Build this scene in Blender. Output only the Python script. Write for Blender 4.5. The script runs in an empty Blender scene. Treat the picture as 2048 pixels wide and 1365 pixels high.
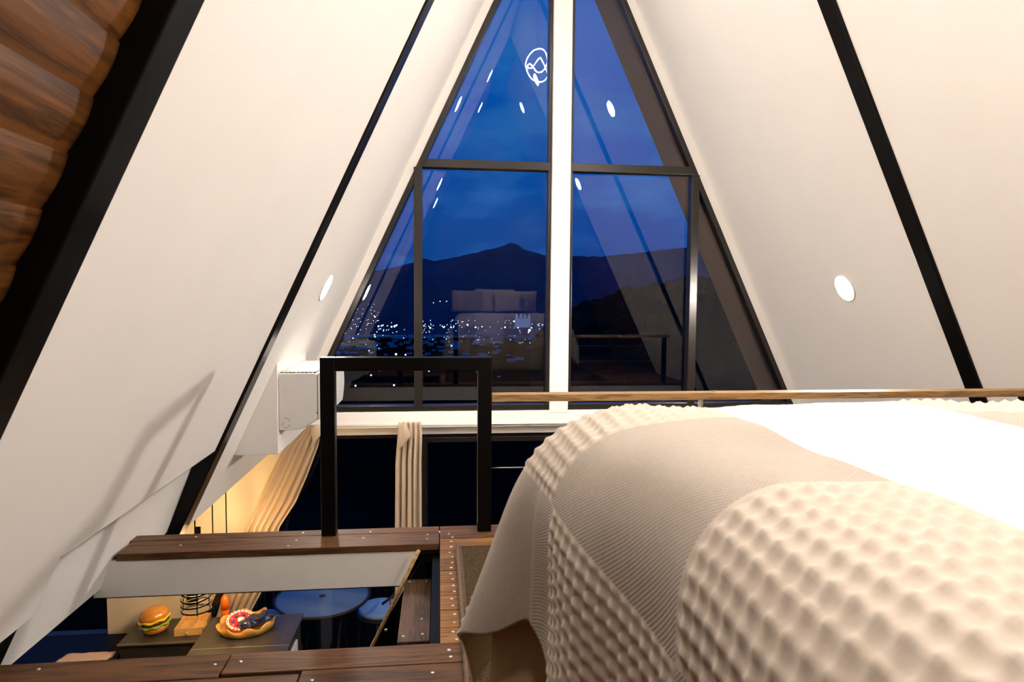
import bpy, bmesh, math, random
from mathutils import Vector, Matrix, noise

# ------------------------------------------------------------------ camera, world, exposure
sc = bpy.context.scene
COL = sc.collection
CAM_Z = 1.08
YAW, PITCH, ROLL, FPX = 0.1110, -0.0603, 0.0073, 1304.7
cam_d = bpy.data.cameras.new('camera')
cam = bpy.data.objects.new('camera', cam_d)
COL.objects.link(cam)
_f = Vector((math.sin(YAW)*math.cos(PITCH), math.cos(YAW)*math.cos(PITCH), math.sin(PITCH)))
_r = Vector((math.cos(YAW), -math.sin(YAW), 0))
_u = _r.cross(_f)
_r2 = _r*math.cos(ROLL)+_u*math.sin(ROLL)
_u2 = -_r*math.sin(ROLL)+_u*math.cos(ROLL)
cam.matrix_world = Matrix(((_r2.x, _u2.x, -_f.x, 0), (_r2.y, _u2.y, -_f.y, 0), (_r2.z, _u2.z, -_f.z, CAM_Z), (0, 0, 0, 1)))
cam_d.sensor_width = 36.0
cam_d.sensor_fit = 'HORIZONTAL'
cam_d.lens = FPX*36.0/2048.0
cam_d.clip_start = 0.05
cam_d.clip_end = 20000
cam_d.dof.use_dof = True
cam_d.dof.focus_distance = 4.2
cam_d.dof.aperture_fstop = 8.0
sc.camera = cam

sc.view_settings.view_transform = 'Standard'
sc.view_settings.look = 'None'
sc.view_settings.gamma = 1.0
sc.view_settings.use_curve_mapping = False
sc.view_settings.exposure = 0.0
sc.cycles.max_bounces = 16
sc.cycles.diffuse_bounces = 9
sc.cycles.transparent_max_bounces = 16

LAMP_COL = (1.0, 0.885, 0.785)
LAMP_STRENGTH = 445.0

world = bpy.data.worlds.new('dusk_sky')
sc.world = world
world.use_nodes = True
wn, wl = world.node_tree.nodes, world.node_tree.links
wn.clear()
w_out = wn.new('ShaderNodeOutputWorld')
w_bg = wn.new('ShaderNodeBackground')
w_tc = wn.new('ShaderNodeTexCoord')
w_sep = wn.new('ShaderNodeSeparateXYZ')
w_ramp = wn.new('ShaderNodeValToRGB')
w_ramp.color_ramp.elements[0].position = 0.0
w_ramp.color_ramp.elements[0].color = (0.0015, 0.045, 0.235, 1)
w_ramp.color_ramp.elements[1].position = 0.5
w_ramp.color_ramp.elements[1].color = (0.003, 0.10, 0.47, 1)
_e = w_ramp.color_ramp.elements.new(0.2)
_e.color = (0.0012, 0.072, 0.36, 1)
w_map = wn.new('ShaderNodeMapping')
w_map.inputs['Scale'].default_value = (4.0, 4.0, 10.0)
w_noise = wn.new('ShaderNodeTexNoise')
w_noise.inputs['Scale'].default_value = 1.3
w_noise.inputs['Detail'].default_value = 8
w_noise.inputs['Roughness'].default_value = 0.55
w_cr = wn.new('ShaderNodeValToRGB')
w_cr.color_ramp.elements[0].position = 0.46
w_cr.color_ramp.elements[0].color = (0, 0, 0, 1)
w_cr.color_ramp.elements[1].position = 0.62
w_cr.color_ramp.elements[1].color = (1, 1, 1, 1)
w_mix = wn.new('ShaderNodeMixRGB')
w_mix.inputs['Color2'].default_value = (0.014, 0.120, 0.42, 1)
wl.new(w_tc.outputs['Generated'], w_sep.inputs[0])
wl.new(w_sep.outputs['Z'], w_ramp.inputs[0])
wl.new(w_tc.outputs['Generated'], w_map.inputs['Vector'])
wl.new(w_map.outputs[0], w_noise.inputs['Vector'])
wl.new(w_noise.outputs['Fac'], w_cr.inputs[0])
wl.new(w_cr.outputs[0], w_mix.inputs['Fac'])
wl.new(w_ramp.outputs[0], w_mix.inputs['Color1'])
wl.new(w_mix.outputs[0], w_bg.inputs['Color'])
wl.new(w_bg.outputs[0], w_out.inputs['Surface'])
w_bg.inputs['Strength'].default_value = 1.0

random.seed(7)

# ------------------------------------------------------------------ materials
MATS = {}

def mat(name, col, rough=0.6, metal=0.0, spec=0.5, var=0.0, vscale=8.0, bump=0.0, bscale=60.0, emit=None, estr=0.0, coat=0.0, sheen=0.0):
    m = bpy.data.materials.new(name)
    m.use_nodes = True
    n, l = m.node_tree.nodes, m.node_tree.links
    b = n['Principled BSDF']
    b.inputs['Base Color'].default_value = (*col, 1)
    b.inputs['Roughness'].default_value = rough
    b.inputs['Metallic'].default_value = metal
    b.inputs['Specular IOR Level'].default_value = spec
    b.inputs['Coat Weight'].default_value = coat
    b.inputs['Sheen Weight'].default_value = sheen
    if emit:
        b.inputs['Emission Color'].default_value = (*emit, 1)
        b.inputs['Emission Strength'].default_value = estr
    if var or bump:
        tc = n.new('ShaderNodeTexCoord')
        if var:
            t = n.new('ShaderNodeTexNoise')
            t.inputs['Scale'].default_value = vscale
            t.inputs['Detail'].default_value = 5
            r = n.new('ShaderNodeValToRGB')
            r.color_ramp.elements[0].position = 0.3
            r.color_ramp.elements[1].position = 0.7
            r.color_ramp.elements[0].color = (*[c*(1-var) for c in col], 1)
            r.color_ramp.elements[1].color = (*[min(1, c*(1+var)) for c in col], 1)
            l.new(tc.outputs['Object'], t.inputs['Vector'])
            l.new(t.outputs['Fac'], r.inputs[0])
            l.new(r.outputs[0], b.inputs['Base Color'])
        if bump:
            t2 = n.new('ShaderNodeTexNoise')
            t2.inputs['Scale'].default_value = bscale
            t2.inputs['Detail'].default_value = 4
            bp = n.new('ShaderNodeBump')
            bp.inputs['Strength'].default_value = bump
            bp.inputs['Distance'].default_value = 0.01
            l.new(tc.outputs['Object'], t2.inputs['Vector'])
            l.new(t2.outputs['Fac'], bp.inputs['Height'])
            l.new(bp.outputs[0], b.inputs['Normal'])
    MATS[name] = m
    return m

def wood(name, dark, light, axis='X', scale=1.0, rough=0.45, bump=0.15, rings=5.0, spec=0.4):
    """grain running along the given axis; every board shifted by its own random number"""
    m = bpy.data.materials.new(name)
    m.use_nodes = True
    n, l = m.node_tree.nodes, m.node_tree.links
    b = n['Principled BSDF']
    tc = n.new('ShaderNodeTexCoord')
    oi = n.new('ShaderNodeObjectInfo')
    mul = n.new('ShaderNodeMath'); mul.operation = 'MULTIPLY'; mul.inputs[1].default_value = 37.0
    add = n.new('ShaderNodeVectorMath'); add.operation = 'ADD'
    mp = n.new('ShaderNodeMapping')
    s = {'X': (0.9, 9, 9), 'Y': (9, 0.9, 9), 'Z': (9, 9, 0.9)}[axis]
    mp.inputs['Scale'].default_value = tuple(v*scale for v in s)
    no = n.new('ShaderNodeTexNoise')
    no.inputs['Scale'].default_value = 1.6
    no.inputs['Detail'].default_value = 6
    no.inputs['Roughness'].default_value = 0.6
    no.inputs['Distortion'].default_value = 0.6
    mm = n.new('ShaderNodeMath'); mm.operation = 'MULTIPLY'; mm.inputs[1].default_value = rings
    fr = n.new('ShaderNodeMath'); fr.operation = 'PINGPONG'; fr.inputs[1].default_value = 0.5
    fine = n.new('ShaderNodeTexNoise')
    fine.inputs['Scale'].default_value = 12
    fine.inputs['Detail'].default_value = 4
    mixf = n.new('ShaderNodeMath'); mixf.operation = 'MULTIPLY_ADD'
    mixf.inputs[1].default_value = 0.55
    r = n.new('ShaderNodeValToRGB')
    r.color_ramp.elements[0].position = 0.18
    r.color_ramp.elements[1].position = 0.72
    r.color_ramp.elements[0].color = (*dark, 1)
    r.color_ramp.elements[1].color = (*light, 1)
    rv = n.new('ShaderNodeMath'); rv.operation = 'MULTIPLY_ADD'; rv.inputs[1].default_value = 0.35; rv.inputs[2].default_value = 0.82
    vm = n.new('ShaderNodeVectorMath'); vm.operation = 'SCALE'
    bp = n.new('ShaderNodeBump')
    bp.inputs['Strength'].default_value = bump
    bp.inputs['Distance'].default_value = 0.004
    l.new(oi.outputs['Random'], mul.inputs[0])
    l.new(tc.outputs['Object'], add.inputs[0])
    l.new(mul.outputs[0], add.inputs[1])
    l.new(add.outputs[0], mp.inputs['Vector'])
    l.new(mp.outputs[0], no.inputs['Vector'])
    l.new(mp.outputs[0], fine.inputs['Vector'])
    l.new(no.outputs['Fac'], mm.inputs[0])
    l.new(mm.outputs[0], fr.inputs[0])
    l.new(fine.outputs['Fac'], mixf.inputs[0])
    l.new(fr.outputs[0], mixf.inputs[2])
    l.new(mixf.outputs[0], r.inputs[0])
    l.new(oi.outputs['Random'], rv.inputs[0])
    l.new(r.outputs[0], vm.inputs[0])
    l.new(rv.outputs[0], vm.inputs['Scale'])
    l.new(vm.outputs[0], b.inputs['Base Color'])
    l.new(mixf.outputs[0], bp.inputs['Height'])
    l.new(bp.outputs[0], b.inputs['Normal'])
    b.inputs['Roughness'].default_value = rough
    b.inputs['Specular IOR Level'].default_value = spec
    MATS[name] = m
    return m

M_WALL = mat('white_wall_paint', (0.885, 0.865, 0.835), 0.6, spec=0.3, var=0.012, vscale=2.5, bump=0.03, bscale=35)
M_BEAMW = mat('painted_beam', (0.86, 0.83, 0.78), 0.6, var=0.05, vscale=4, bump=0.1, bscale=25)
M_CREAM = mat('cream_wall_paint', (0.70, 0.63, 0.51), 0.6, var=0.02, vscale=2)
M_STEEL = mat('black_painted_steel', (0.0028, 0.0025, 0.0022), 0.34, spec=0.12, bump=0.04, bscale=20)
M_RAFTER = mat('black_rafter_paint', (0.0045, 0.004, 0.0036), 0.30, spec=0.12, bump=0.08, bscale=18)
M_BRONZE = mat('dark_bronze_aluminium', (0.020, 0.016, 0.013), 0.30, metal=0.3, spec=0.6)
M_SOFFIT = mat('brown_soffit_board', (0.20, 0.12, 0.065), 0.6, var=0.1, vscale=3)
M_DECK = wood('stained_floor_board', (0.036, 0.0155, 0.0058), (0.122, 0.055, 0.021), 'X', 1.0, 0.5, 0.25, spec=0.25)
M_DECKR = wood('lighter_floor_board', (0.085, 0.037, 0.010), (0.225, 0.105, 0.031), 'X', 1.2, 0.5, 0.25, spec=0.25)
M_TREAD = wood('stair_tread_wood', (0.038, 0.020, 0.011), (0.105, 0.054, 0.028), 'Y', 1.2, 0.5, 0.25, spec=0.25)
M_SIDING = wood('log_siding_wood', (0.037, 0.0122, 0.0028), (0.162, 0.060, 0.0128), 'Y', 0.75, 0.42, 0.12, 6.0)
M_RAIL = wood('pine_rail_wood', (0.22, 0.115, 0.042), (0.50, 0.30, 0.125), 'X', 1.6, 0.5, 0.2)
M_BAMBOO = wood('bamboo', (0.58, 0.34, 0.10), (0.74, 0.47, 0.17), 'X', 3, 0.45, 0.1)
M_TRAYW = wood('carved_tray_wood', (0.48, 0.24, 0.045), (0.66, 0.37, 0.085), 'X', 2.2, 0.4, 0.1)
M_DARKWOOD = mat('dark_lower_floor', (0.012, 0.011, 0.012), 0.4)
M_SCREW = mat('screw_metal', (0.85, 0.82, 0.76), 0.28, metal=1.0)
M_CABLE = mat('steel_cable', (0.75, 0.72, 0.66), 0.3, metal=1.0)
M_PLASTIC = mat('white_plastic', (0.80, 0.79, 0.77), 0.35)
M_PLASTICG = mat('grey_gap', (0.16, 0.15, 0.14), 0.6)
M_CURTAIN = mat('linen_curtain', (0.50, 0.395, 0.285), 0.85, bump=0.15, bscale=700, sheen=0.2)
M_RODW = mat('white_rod', (0.72, 0.70, 0.67), 0.35)
M_STONE = mat('dark_stone_worktop', (0.045, 0.040, 0.035), 0.28, var=0.25, vscale=9)
M_STONEE = mat('worktop_edge_trim', (0.20, 0.18, 0.14), 0.35)
M_NAVY = mat('glossy_navy_worktop', (0.005, 0.006, 0.014), 0.45, spec=0.08)
M_WHITE = mat('white_cabinet', (0.70, 0.68, 0.64), 0.4)
M_BUN = mat('glazed_bun', (0.62, 0.25, 0.035), 0.22, var=0.12, vscale=25, coat=0.5)
M_CHEESE = mat('yellow_glaze', (0.85, 0.58, 0.015), 0.15, coat=0.6)
M_PATTY = mat('dark_red_glaze', (0.095, 0.012, 0.008), 0.12, coat=0.8, bump=0.3, bscale=70)
M_LETTUCE = mat('green_glaze', (0.25, 0.42, 0.035), 0.15, coat=0.6)
M_ORANGE = mat('orange_plastic', (0.82, 0.16, 0.006), 0.25, coat=0.4)
M_RED = mat('red_card', (0.58, 0.022, 0.018), 0.4)
M_BLUE = mat('blue_card', (0.015, 0.05, 0.36), 0.4)
M_CARD = mat('white_card', (0.82, 0.79, 0.74), 0.5)
M_BAG = mat('navy_foil', (0.008, 0.014, 0.050), 0.16, spec=0.7, coat=0.5)
M_CLOTH = mat('beige_folded_cloth', (0.66, 0.50, 0.38), 0.9, bump=0.2, bscale=250)
M_SKIRT = mat('bed_base_cloth', (0.46, 0.36, 0.22), 0.85, var=0.06, vscale=6, bump=0.15, bscale=200)
M_RUGE = mat('rug_binding', (0.135, 0.085, 0.052), 0.9, bump=0.5, bscale=300)
M_PILLOW = mat('pillow_linen', (0.62, 0.55, 0.47), 0.9, bump=0.2, bscale=200)
M_PILLOWG = mat('pillow_grey_band', (0.36, 0.33, 0.30), 0.9, bump=0.2, bscale=200)
M_PETAL = mat('sunflower_petal', (0.75, 0.32, 0.01), 0.6)
M_STEM = mat('plant_green', (0.06, 0.14, 0.03), 0.6)
M_SEED = mat('sunflower_centre', (0.05, 0.025, 0.01), 0.8)
M_TABLE = mat('pale_patio_top', (0.16, 0.24, 0.34), 0.3)
M_RATTAN = mat('dark_rattan', (0.035, 0.016, 0.009), 0.6)
M_CUSHION = mat('pale_cushion', (0.40, 0.60, 0.85), 0.8)
M_GROUND = mat('valley_ground', (0.0035, 0.004, 0.005), 0.95, spec=0.0, var=0.7, vscale=0.010)
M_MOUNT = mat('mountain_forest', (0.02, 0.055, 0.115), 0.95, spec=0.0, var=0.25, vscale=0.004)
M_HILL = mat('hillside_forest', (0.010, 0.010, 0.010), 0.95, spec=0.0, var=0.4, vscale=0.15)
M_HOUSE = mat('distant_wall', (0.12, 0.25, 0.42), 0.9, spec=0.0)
M_CLIGHT = mat('town_light', (1, 1, 1), 0.5, emit=(0.75, 0.9, 1.0), estr=9.0)
M_LOOP = mat('loop_lamp_strip', (1, 1, 1), 0.5, emit=(1.0, 0.93, 0.85), estr=36.0)
M_BULB = mat('warm_bulb', (1, 0.8, 0.5), 0.3, emit=(1.0, 0.62, 0.26), estr=350.0)
M_CAGE = mat('matt_black_wire', (0.006, 0.005, 0.004), 0.7, spec=0.15)
M_TRIM = mat('lamp_trim', (0.75, 0.73, 0.70), 0.35)
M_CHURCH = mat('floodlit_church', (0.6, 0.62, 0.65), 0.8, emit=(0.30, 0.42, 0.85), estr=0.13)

# window glass: clear dielectric
M_GLASS = bpy.data.materials.new('window_glass')
M_GLASS.use_nodes = True
_n, _l = M_GLASS.node_tree.nodes, M_GLASS.node_tree.links
_n.clear()
_o = _n.new('ShaderNodeOutputMaterial')
_tr = _n.new('ShaderNodeBsdfTransparent')
_gl = _n.new('ShaderNodeBsdfGlossy')
_gl.inputs['Roughness'].default_value = 0.0
_mx = _n.new('ShaderNodeMixShader')
_ge = _n.new('ShaderNodeNewGeometry')
_dt = _n.new('ShaderNodeVectorMath'); _dt.operation = 'DOT_PRODUCT'
_ab = _n.new('ShaderNodeMath'); _ab.operation = 'ABSOLUTE'
_om = _n.new('ShaderNodeMath'); _om.operation = 'SUBTRACT'; _om.inputs[0].default_value = 1.0
_pw = _n.new('ShaderNodeMath'); _pw.operation = 'POWER'; _pw.inputs[1].default_value = 5.0
_ma = _n.new('ShaderNodeMath'); _ma.operation = 'MULTIPLY_ADD'; _ma.inputs[1].default_value = 0.96; _ma.inputs[2].default_value = 0.04
_l.new(_ge.outputs['Normal'], _dt.inputs[0])
_l.new(_ge.outputs['Incoming'], _dt.inputs[1])
_l.new(_dt.outputs['Value'], _ab.inputs[0])
_l.new(_ab.outputs[0], _om.inputs[1])
_l.new(_om.outputs[0], _pw.inputs[0])
_l.new(_pw.outputs[0], _ma.inputs[0])
_l.new(_ma.outputs[0], _mx.inputs['Fac'])
_l.new(_tr.outputs[0], _mx.inputs[1])
_l.new(_gl.outputs[0], _mx.inputs[2])
_l.new(_mx.outputs[0], _o.inputs['Surface'])

# rug pile
M_RUG = mat('brown_rug', (0.066, 0.043, 0.022), 0.95, spec=0.1, var=0.75, vscale=170, bump=0.8, bscale=260)

# bedspread: square patches of waffle and plain weave, one plain white column (patch size .43 m in the UV map, which is in metres)
M_SPREAD = bpy.data.materials.new('patchwork_bedspread')
M_SPREAD.use_nodes = True
_n, _l = M_SPREAD.node_tree.nodes, M_SPREAD.node_tree.links
_b = _n['Principled BSDF']
_b.inputs['Roughness'].default_value = 0.9
_b.inputs['Sheen Weight'].default_value = 0.15
_uv = _n.new('ShaderNodeUVMap')
_uv.uv_map = 'cloth'
_sx = _n.new('ShaderNodeSeparateXYZ')
_l.new(_uv.outputs[0], _sx.inputs[0])

def _math(op, a, b=None, c=None):
    q = _n.new('ShaderNodeMath')
    q.operation = op
    for i, v in enumerate((a, b, c)):
        if v is None:
            continue
        if isinstance(v, (int, float)):
            q.inputs[i].default_value = v
        else:
            _l.new(v, q.inputs[i])
    return q.outputs[0]

_wob = _n.new('ShaderNodeTexNoise')
_wob.inputs['Scale'].default_value = 7
_l.new(_uv.outputs[0], _wob.inputs['Vector'])
_w = _math('MULTIPLY_ADD', _wob.outputs['Fac'], 0.006, -0.003)
_s = _math('ADD', _sx.outputs['X'], _w)
_t = _math('ADD', _sx.outputs['Y'], _w)
_ci = _math('FLOOR', _math('DIVIDE', _math('SUBTRACT', _s, 0.13), 0.43))
_ri = _math('FLOOR', _math('DIVIDE', _math('SUBTRACT', _t, 0.31), 0.43))
_par = _math('FLOORED_MODULO', _math('ADD', _ci, _ri), 2)           # 0 = waffle, 1 = plain weave (col 0,row 0 waffle)
_white = _math('COMPARE', _ci, 1, 0.1)
_mixa = _n.new('ShaderNodeMixRGB')
_mixa.inputs['Color1'].default_value = (0.575, 0.505, 0.42, 1)
_mixa.inputs['Color2'].default_value = (0.43, 0.38, 0.315, 1)
_l.new(_par, _mixa.inputs['Fac'])
_mixb = _n.new('ShaderNodeMixRGB')
_mixb.inputs['Color2'].default_value = (0.88, 0.85, 0.80, 1)
_l.new(_white, _mixb.inputs['Fac'])
_l.new(_mixa.outputs[0], _mixb.inputs['Color1'])
# weave: crossed threads about 5 mm apart
_k = 2*math.pi/0.0085
_th = _math('MULTIPLY', _math('SINE', _math('MULTIPLY', _sx.outputs['X'], _k)), _math('SINE', _math('MULTIPLY', _sx.outputs['Y'], _k)))
_thc = _math('MULTIPLY_ADD', _th, 0.10, 0.97)
_thc2 = _math('MULTIPLY_ADD', _math('SUBTRACT', _thc, 1.0), _par, 1.0)
_slub = _n.new('ShaderNodeTexNoise')
_slub.inputs['Scale'].default_value = 90
_l.new(_uv.outputs[0], _slub.inputs['Vector'])
_thc3 = _math('MULTIPLY', _thc2, _math('MULTIPLY_ADD', _slub.outputs['Fac'], 0.24, 0.88))
_sc = _n.new('ShaderNodeVectorMath')
_sc.operation = 'SCALE'
_l.new(_mixb.outputs[0], _sc.inputs[0])
_l.new(_thc3, _sc.inputs['Scale'])
_l.new(_sc.outputs[0], _b.inputs['Base Color'])
_bp = _n.new('ShaderNodeBump')
_bp.inputs['Strength'].default_value = 0.2
_bp.inputs['Distance'].default_value = 0.002
_l.new(_math('MULTIPLY', _th, _par), _bp.inputs['Height'])
_l.new(_bp.outputs[0], _b.inputs['Normal'])

# ------------------------------------------------------------------ helpers
def tag(o, label=None, cat=None, group=None, kind=None):
    if label: o['label'] = label
    if cat: o['category'] = cat
    if group: o['group'] = group
    if kind: o['kind'] = kind
    return o

def thing(name, loc, label=None, cat=None, group=None, kind=None):
    e = bpy.data.objects.new(name, None)
    e.empty_display_size = 0.1
    e.location = loc
    COL.objects.link(e)
    return tag(e, label, cat, group, kind)

def obj(name, geo, m, parent=None, smooth=False, bevel=0.0, label=None):
    """geo = (verts, faces) in world space"""
    me = bpy.data.meshes.new(name)
    me.from_pydata([tuple(v) for v in geo[0]], [], geo[1])
    me.update()
    bm = bmesh.new(); bm.from_mesh(me)
    bmesh.ops.recalc_face_normals(bm, faces=bm.faces[:])
    bm.to_mesh(me); bm.free()
    me.materials.append(m)
    if smooth:
        me.polygons.foreach_set('use_smooth', [True]*len(me.polygons))
    o = bpy.data.objects.new(name, me)
    COL.objects.link(o)
    if parent is not None:
        adopt(o, parent)
    if bevel:
        b = o.modifiers.new('bevel', 'BEVEL')
        b.width = bevel; b.segments = 2; b.limit_method = 'ANGLE'
    if label: o['label'] = label
    return o

def world_off(p):
    v = Vector(p.location)
    while p.parent is not None:
        p = p.parent
        v = v + Vector(p.location)
    return v

def adopt(o, parent):
    o.parent = parent
    o.location = Vector(o.location) - world_off(parent)

def join(*gs):
    V, F = [], []
    for v, f in gs:
        k = len(V)
        V += list(v)
        F += [tuple(i+k for i in q) for q in f]
    return V, F

def box(x0, x1, y0, y1, z0, z1):
    V = [(x0, y0, z0), (x1, y0, z0), (x1, y1, z0), (x0, y1, z0), (x0, y0, z1), (x1, y0, z1), (x1, y1, z1), (x0, y1, z1)]
    F = [(0, 3, 2, 1), (4, 5, 6, 7), (0, 1, 5, 4), (1, 2, 6, 5), (2, 3, 7, 6), (3, 0, 4, 7)]
    return V, F

def prism(poly, axis, a, b):
    """poly of 2D points extruded along axis from a to b; remaining axes in order x,y,z"""
    n = len(poly)
    def p(u, v, w):
        return {'X': (w, u, v), 'Y': (u, w, v), 'Z': (u, v, w)}[axis]
    V = [p(u, v, a) for u, v in poly] + [p(u, v, b) for u, v in poly]
    F = [tuple(range(n)), tuple(range(2*n-1, n-1, -1))]
    F += [(i, i+n, (i+1) % n+n, (i+1) % n) for i in range(n)]
    return V, F

def tube(pts, r, seg=8, closed=False, cap=True):
    pts = [Vector(p) for p in pts]
    n = len(pts)
    V, F = [], []
    prev = None
    for i, p in enumerate(pts):
        if closed:
            d = pts[(i+1) % n]-pts[i-1]
        else:
            d = pts[min(i+1, n-1)]-pts[max(i-1, 0)]
        d.normalize()
        if prev is None:
            up = Vector((0, 0, 1)) if abs(d.z) < 0.9 else Vector((1, 0, 0))
            a = d.cross(up).normalized()
        else:
            a = (prev-d*prev.dot(d)).normalized()
        prev = a
        b = d.cross(a)
        rr = r[i] if isinstance(r, (list, tuple)) else r
        for k in range(seg):
            t = 2*math.pi*k/seg
            V.append(p+a*(rr*math.cos(t))+b*(rr*math.sin(t)))
    m = n if closed else n-1
    for i in range(m):
        j = (i+1) % n
        for k in range(seg):
            k2 = (k+1) % seg
            F.append((i*seg+k, i*seg+k2, j*seg+k2, j*seg+k))
    if cap and not closed:
        F.append(tuple(range(seg-1, -1, -1)))
        F.append(tuple((n-1)*seg+k for k in range(seg)))
    return V, F

def lathe(prof, c=(0, 0, 0), seg=32, wob=None):
    """prof list of (r,z); wob(theta, i) -> (dr, dz)"""
    V, F = [], []
    for i, (r, z) in enumerate(prof):
        for k in range(seg):
            t = 2*math.pi*k/seg
            dr, dz = wob(t, i) if wob else (0, 0)
            V.append((c[0]+(r+dr)*math.cos(t), c[1]+(r+dr)*math.sin(t), c[2]+z+dz))
    for i in range(len(prof)-1):
        for k in range(seg):
            k2 = (k+1) % seg
            F.append((i*seg+k, i*seg+k2, (i+1)*seg+k2, (i+1)*seg+k))
    F.append(tuple(range(seg-1, -1, -1)))
    F.append(tuple((len(prof)-1)*seg+k for k in range(seg)))
    return V, F

def rot_about(geo, c, m):
    c = Vector(c)
    return [c+m@(Vector(v)-c) for v in geo[0]], geo[1]

def lerp_tab(tab, x):
    if x <= tab[0][0]: return tab[0][1]
    for (a, va), (b, vb) in zip(tab, tab[1:]):
        if x <= b:
            return va+(vb-va)*(x-a)/(b-a)
    return tab[-1][1]

def smooth01(x):
    x = max(0.0, min(1.0, x))
    return x*x*(3-2*x)

# ------------------------------------------------------------------ main dimensions (loft floor = 0)
XC, T, ZA = 1.053, 0.465, 5.08       # ridge, slope of the A-frame, ridge height
YW = 5.70                            # inner face of the gable wall
ZF = 4.922                           # apex of the window frame line
LOW = -2.55                          # lower floor

def sx(side, z, off=0.0):
    """x of the roof slope (side -1 left, +1 right); off moves it into the room"""
    return XC+side*(T*(ZA-z)-off)

def slope_slab(side, y0, y1, z0, z1, off_in, off_out):
    V = []
    for off in (off_in, off_out):
        V += [(sx(side, z0, off), y0, z0), (sx(side, z0, off), y1, z0), (sx(side, z1, off), y1, z1), (sx(side, z1, off), y0, z1)]
    F = [(0, 1, 2, 3), (7, 6, 5, 4), (0, 4, 5, 1), (1, 5, 6, 2), (2, 6, 7, 3), (3, 7, 4, 0)]
    return V, F

# ------------------------------------------------------------------ structure: slopes
wall_left = thing('wall_left', (-1.3, 2.5, 0), 'white sloping wall on the left of the A-frame loft', kind='structure')
# middle bay: proud panel with a notch cut over the stairwell
polyA = [(1.51, ZA), (3.56, ZA), (3.56, 0.285), (2.15, 0.265), (2.15, 0.077), (1.51, 0.06)]
V = [(sx(-1, z, 0.0), y, z) for y, z in polyA]+[(sx(-1, z, -0.05), y, z) for y, z in polyA]
n = len(polyA)
obj('upper_panel', (V, [tuple(range(n)), tuple(range(2*n-1, n-1, -1))]+[(i, i+n, (i+1) % n+n, (i+1) % n) for i in range(n)]), M_WALL, wall_left)
M_EDGE_SHADE = mat('painted_edge_shade', (0.50, 0.45, 0.38), 0.8)  # darker strip painted in as the shade line along the notch edge
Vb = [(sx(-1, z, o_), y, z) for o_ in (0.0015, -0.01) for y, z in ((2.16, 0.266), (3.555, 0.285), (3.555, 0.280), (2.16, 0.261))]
obj('edge_shade_strip', (Vb, [(0, 1, 2, 3), (7, 6, 5, 4), (0, 4, 5, 1), (1, 5, 6, 2), (2, 6, 7, 3), (3, 7, 4, 0)]), M_EDGE_SHADE, wall_left)
V, F = slope_slab(-1, 2.215, 3.57, -0.15, 0.5, -0.105, -0.16)
V[0] = (V[0][0]+0.055, V[0][1], V[0][2]); V[1] = (V[1][0]+0.055, V[1][1], V[1][2])
obj('stair_panel', (V, F), M_WALL, wall_left)
obj('window_bay_panel', slope_slab(-1, 3.68, YW+0.02, -0.19, ZA, 0.0, -0.12), M_WALL, wall_left)
obj('steel_sill', slope_slab(-1, 1.4, 2.213, -0.4, 0.2, -0.052, -0.17), M_RAFTER, wall_left)

wall_right = thing('wall_right', (3.4, 2.5, 0), 'white sloping wall on the right of the A-frame loft', kind='structure')
obj('upper_panel', slope_slab(1, 1.51, 3.45, LOW, ZA, 0.0, -0.12), M_WALL, wall_right)
obj('window_bay_panel', slope_slab(1, 3.55, YW+0.02, LOW, ZA, 0.0, -0.12), M_WALL, wall_right)

# log siding in the bay over the bed: convex planks running along the room
def siding(side, parent):
    pitch = 0.111
    z = 0.0351-0.111*3
    first = None
    while z < ZA-0.25:
        prof = []
        for k in range(6):
            u = k/5
            bul = 0.010*math.sin(math.pi*min(1, (u*0.86+0.14)))
            prof.append((z+pitch*(1-u), -0.066+bul))
        V = []
        for y in (-1.28, 1.43):
            V += [(sx(side, zz, off), y, zz) for zz, off in prof]
            V += [(sx(side, z, -0.14), y, z), (sx(side, z+pitch, -0.14), y, z+pitch)]
        m = 8
        F = [tuple(range(m)), tuple(range(2*m-1, m-1, -1))]+[(i, i+m, (i+1) % m+m, (i+1) % m) for i in range(m)]
        o = obj('plank', (V, F), M_SIDING, parent)
        z += pitch
    obj('backing', slope_slab(side, -1.3, 1.42, LOW, ZA, -0.135, -0.2), M_RAFTER, parent)

siding(-1, wall_left)
siding(1, wall_right)

# black steel rafters
tr = [('trim_1', -1, 1.41, 1.515, 0.006, 'black steel rafter between wood planks and white wall, left'),
      ('trim_2', -1, 3.555, 3.69, 0.018, 'black steel rafter between the two white panels, left slope'),
      ('trim_3', 1, 3.44, 3.56, 0.020, 'black steel rafter between the two white panels, right slope'),
      ('trim_4', 1, 1.41, 1.515, 0.006, 'black steel rafter beside the wood planks, right slope')]
for nm, side, y0, y1, off, lab in tr:
    V, F = slope_slab(side, y0, y1, -0.24 if nm == 'trim_2' else LOW, ZA, off, -0.17)
    tag(obj(nm, (V, F), M_RAFTER, bevel=0.006), lab, kind='structure')

# boxing on the left slope behind the air conditioner
bx = -0.985
zt_b = ZA-(XC-bx)/T
V, F = prism([(bx, 0.13), (bx, zt_b+0.004), (sx(-1, 0.13, -0.01), 0.13)], 'Y', 4.10, 4.97)
tag(obj('trim_5', (V, F), M_WALL, bevel=0.003), 'white wedge-shaped boxing behind the air conditioner', kind='structure')

# ------------------------------------------------------------------ gable wall with window openings
wall_back = thing('wall_back', (XC, YW, 0), 'white gable wall framing the triangular window', kind='structure')

def fx(side, z, ins=0.0):
    return XC+side*(T*(ZF-z)-ins)

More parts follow.
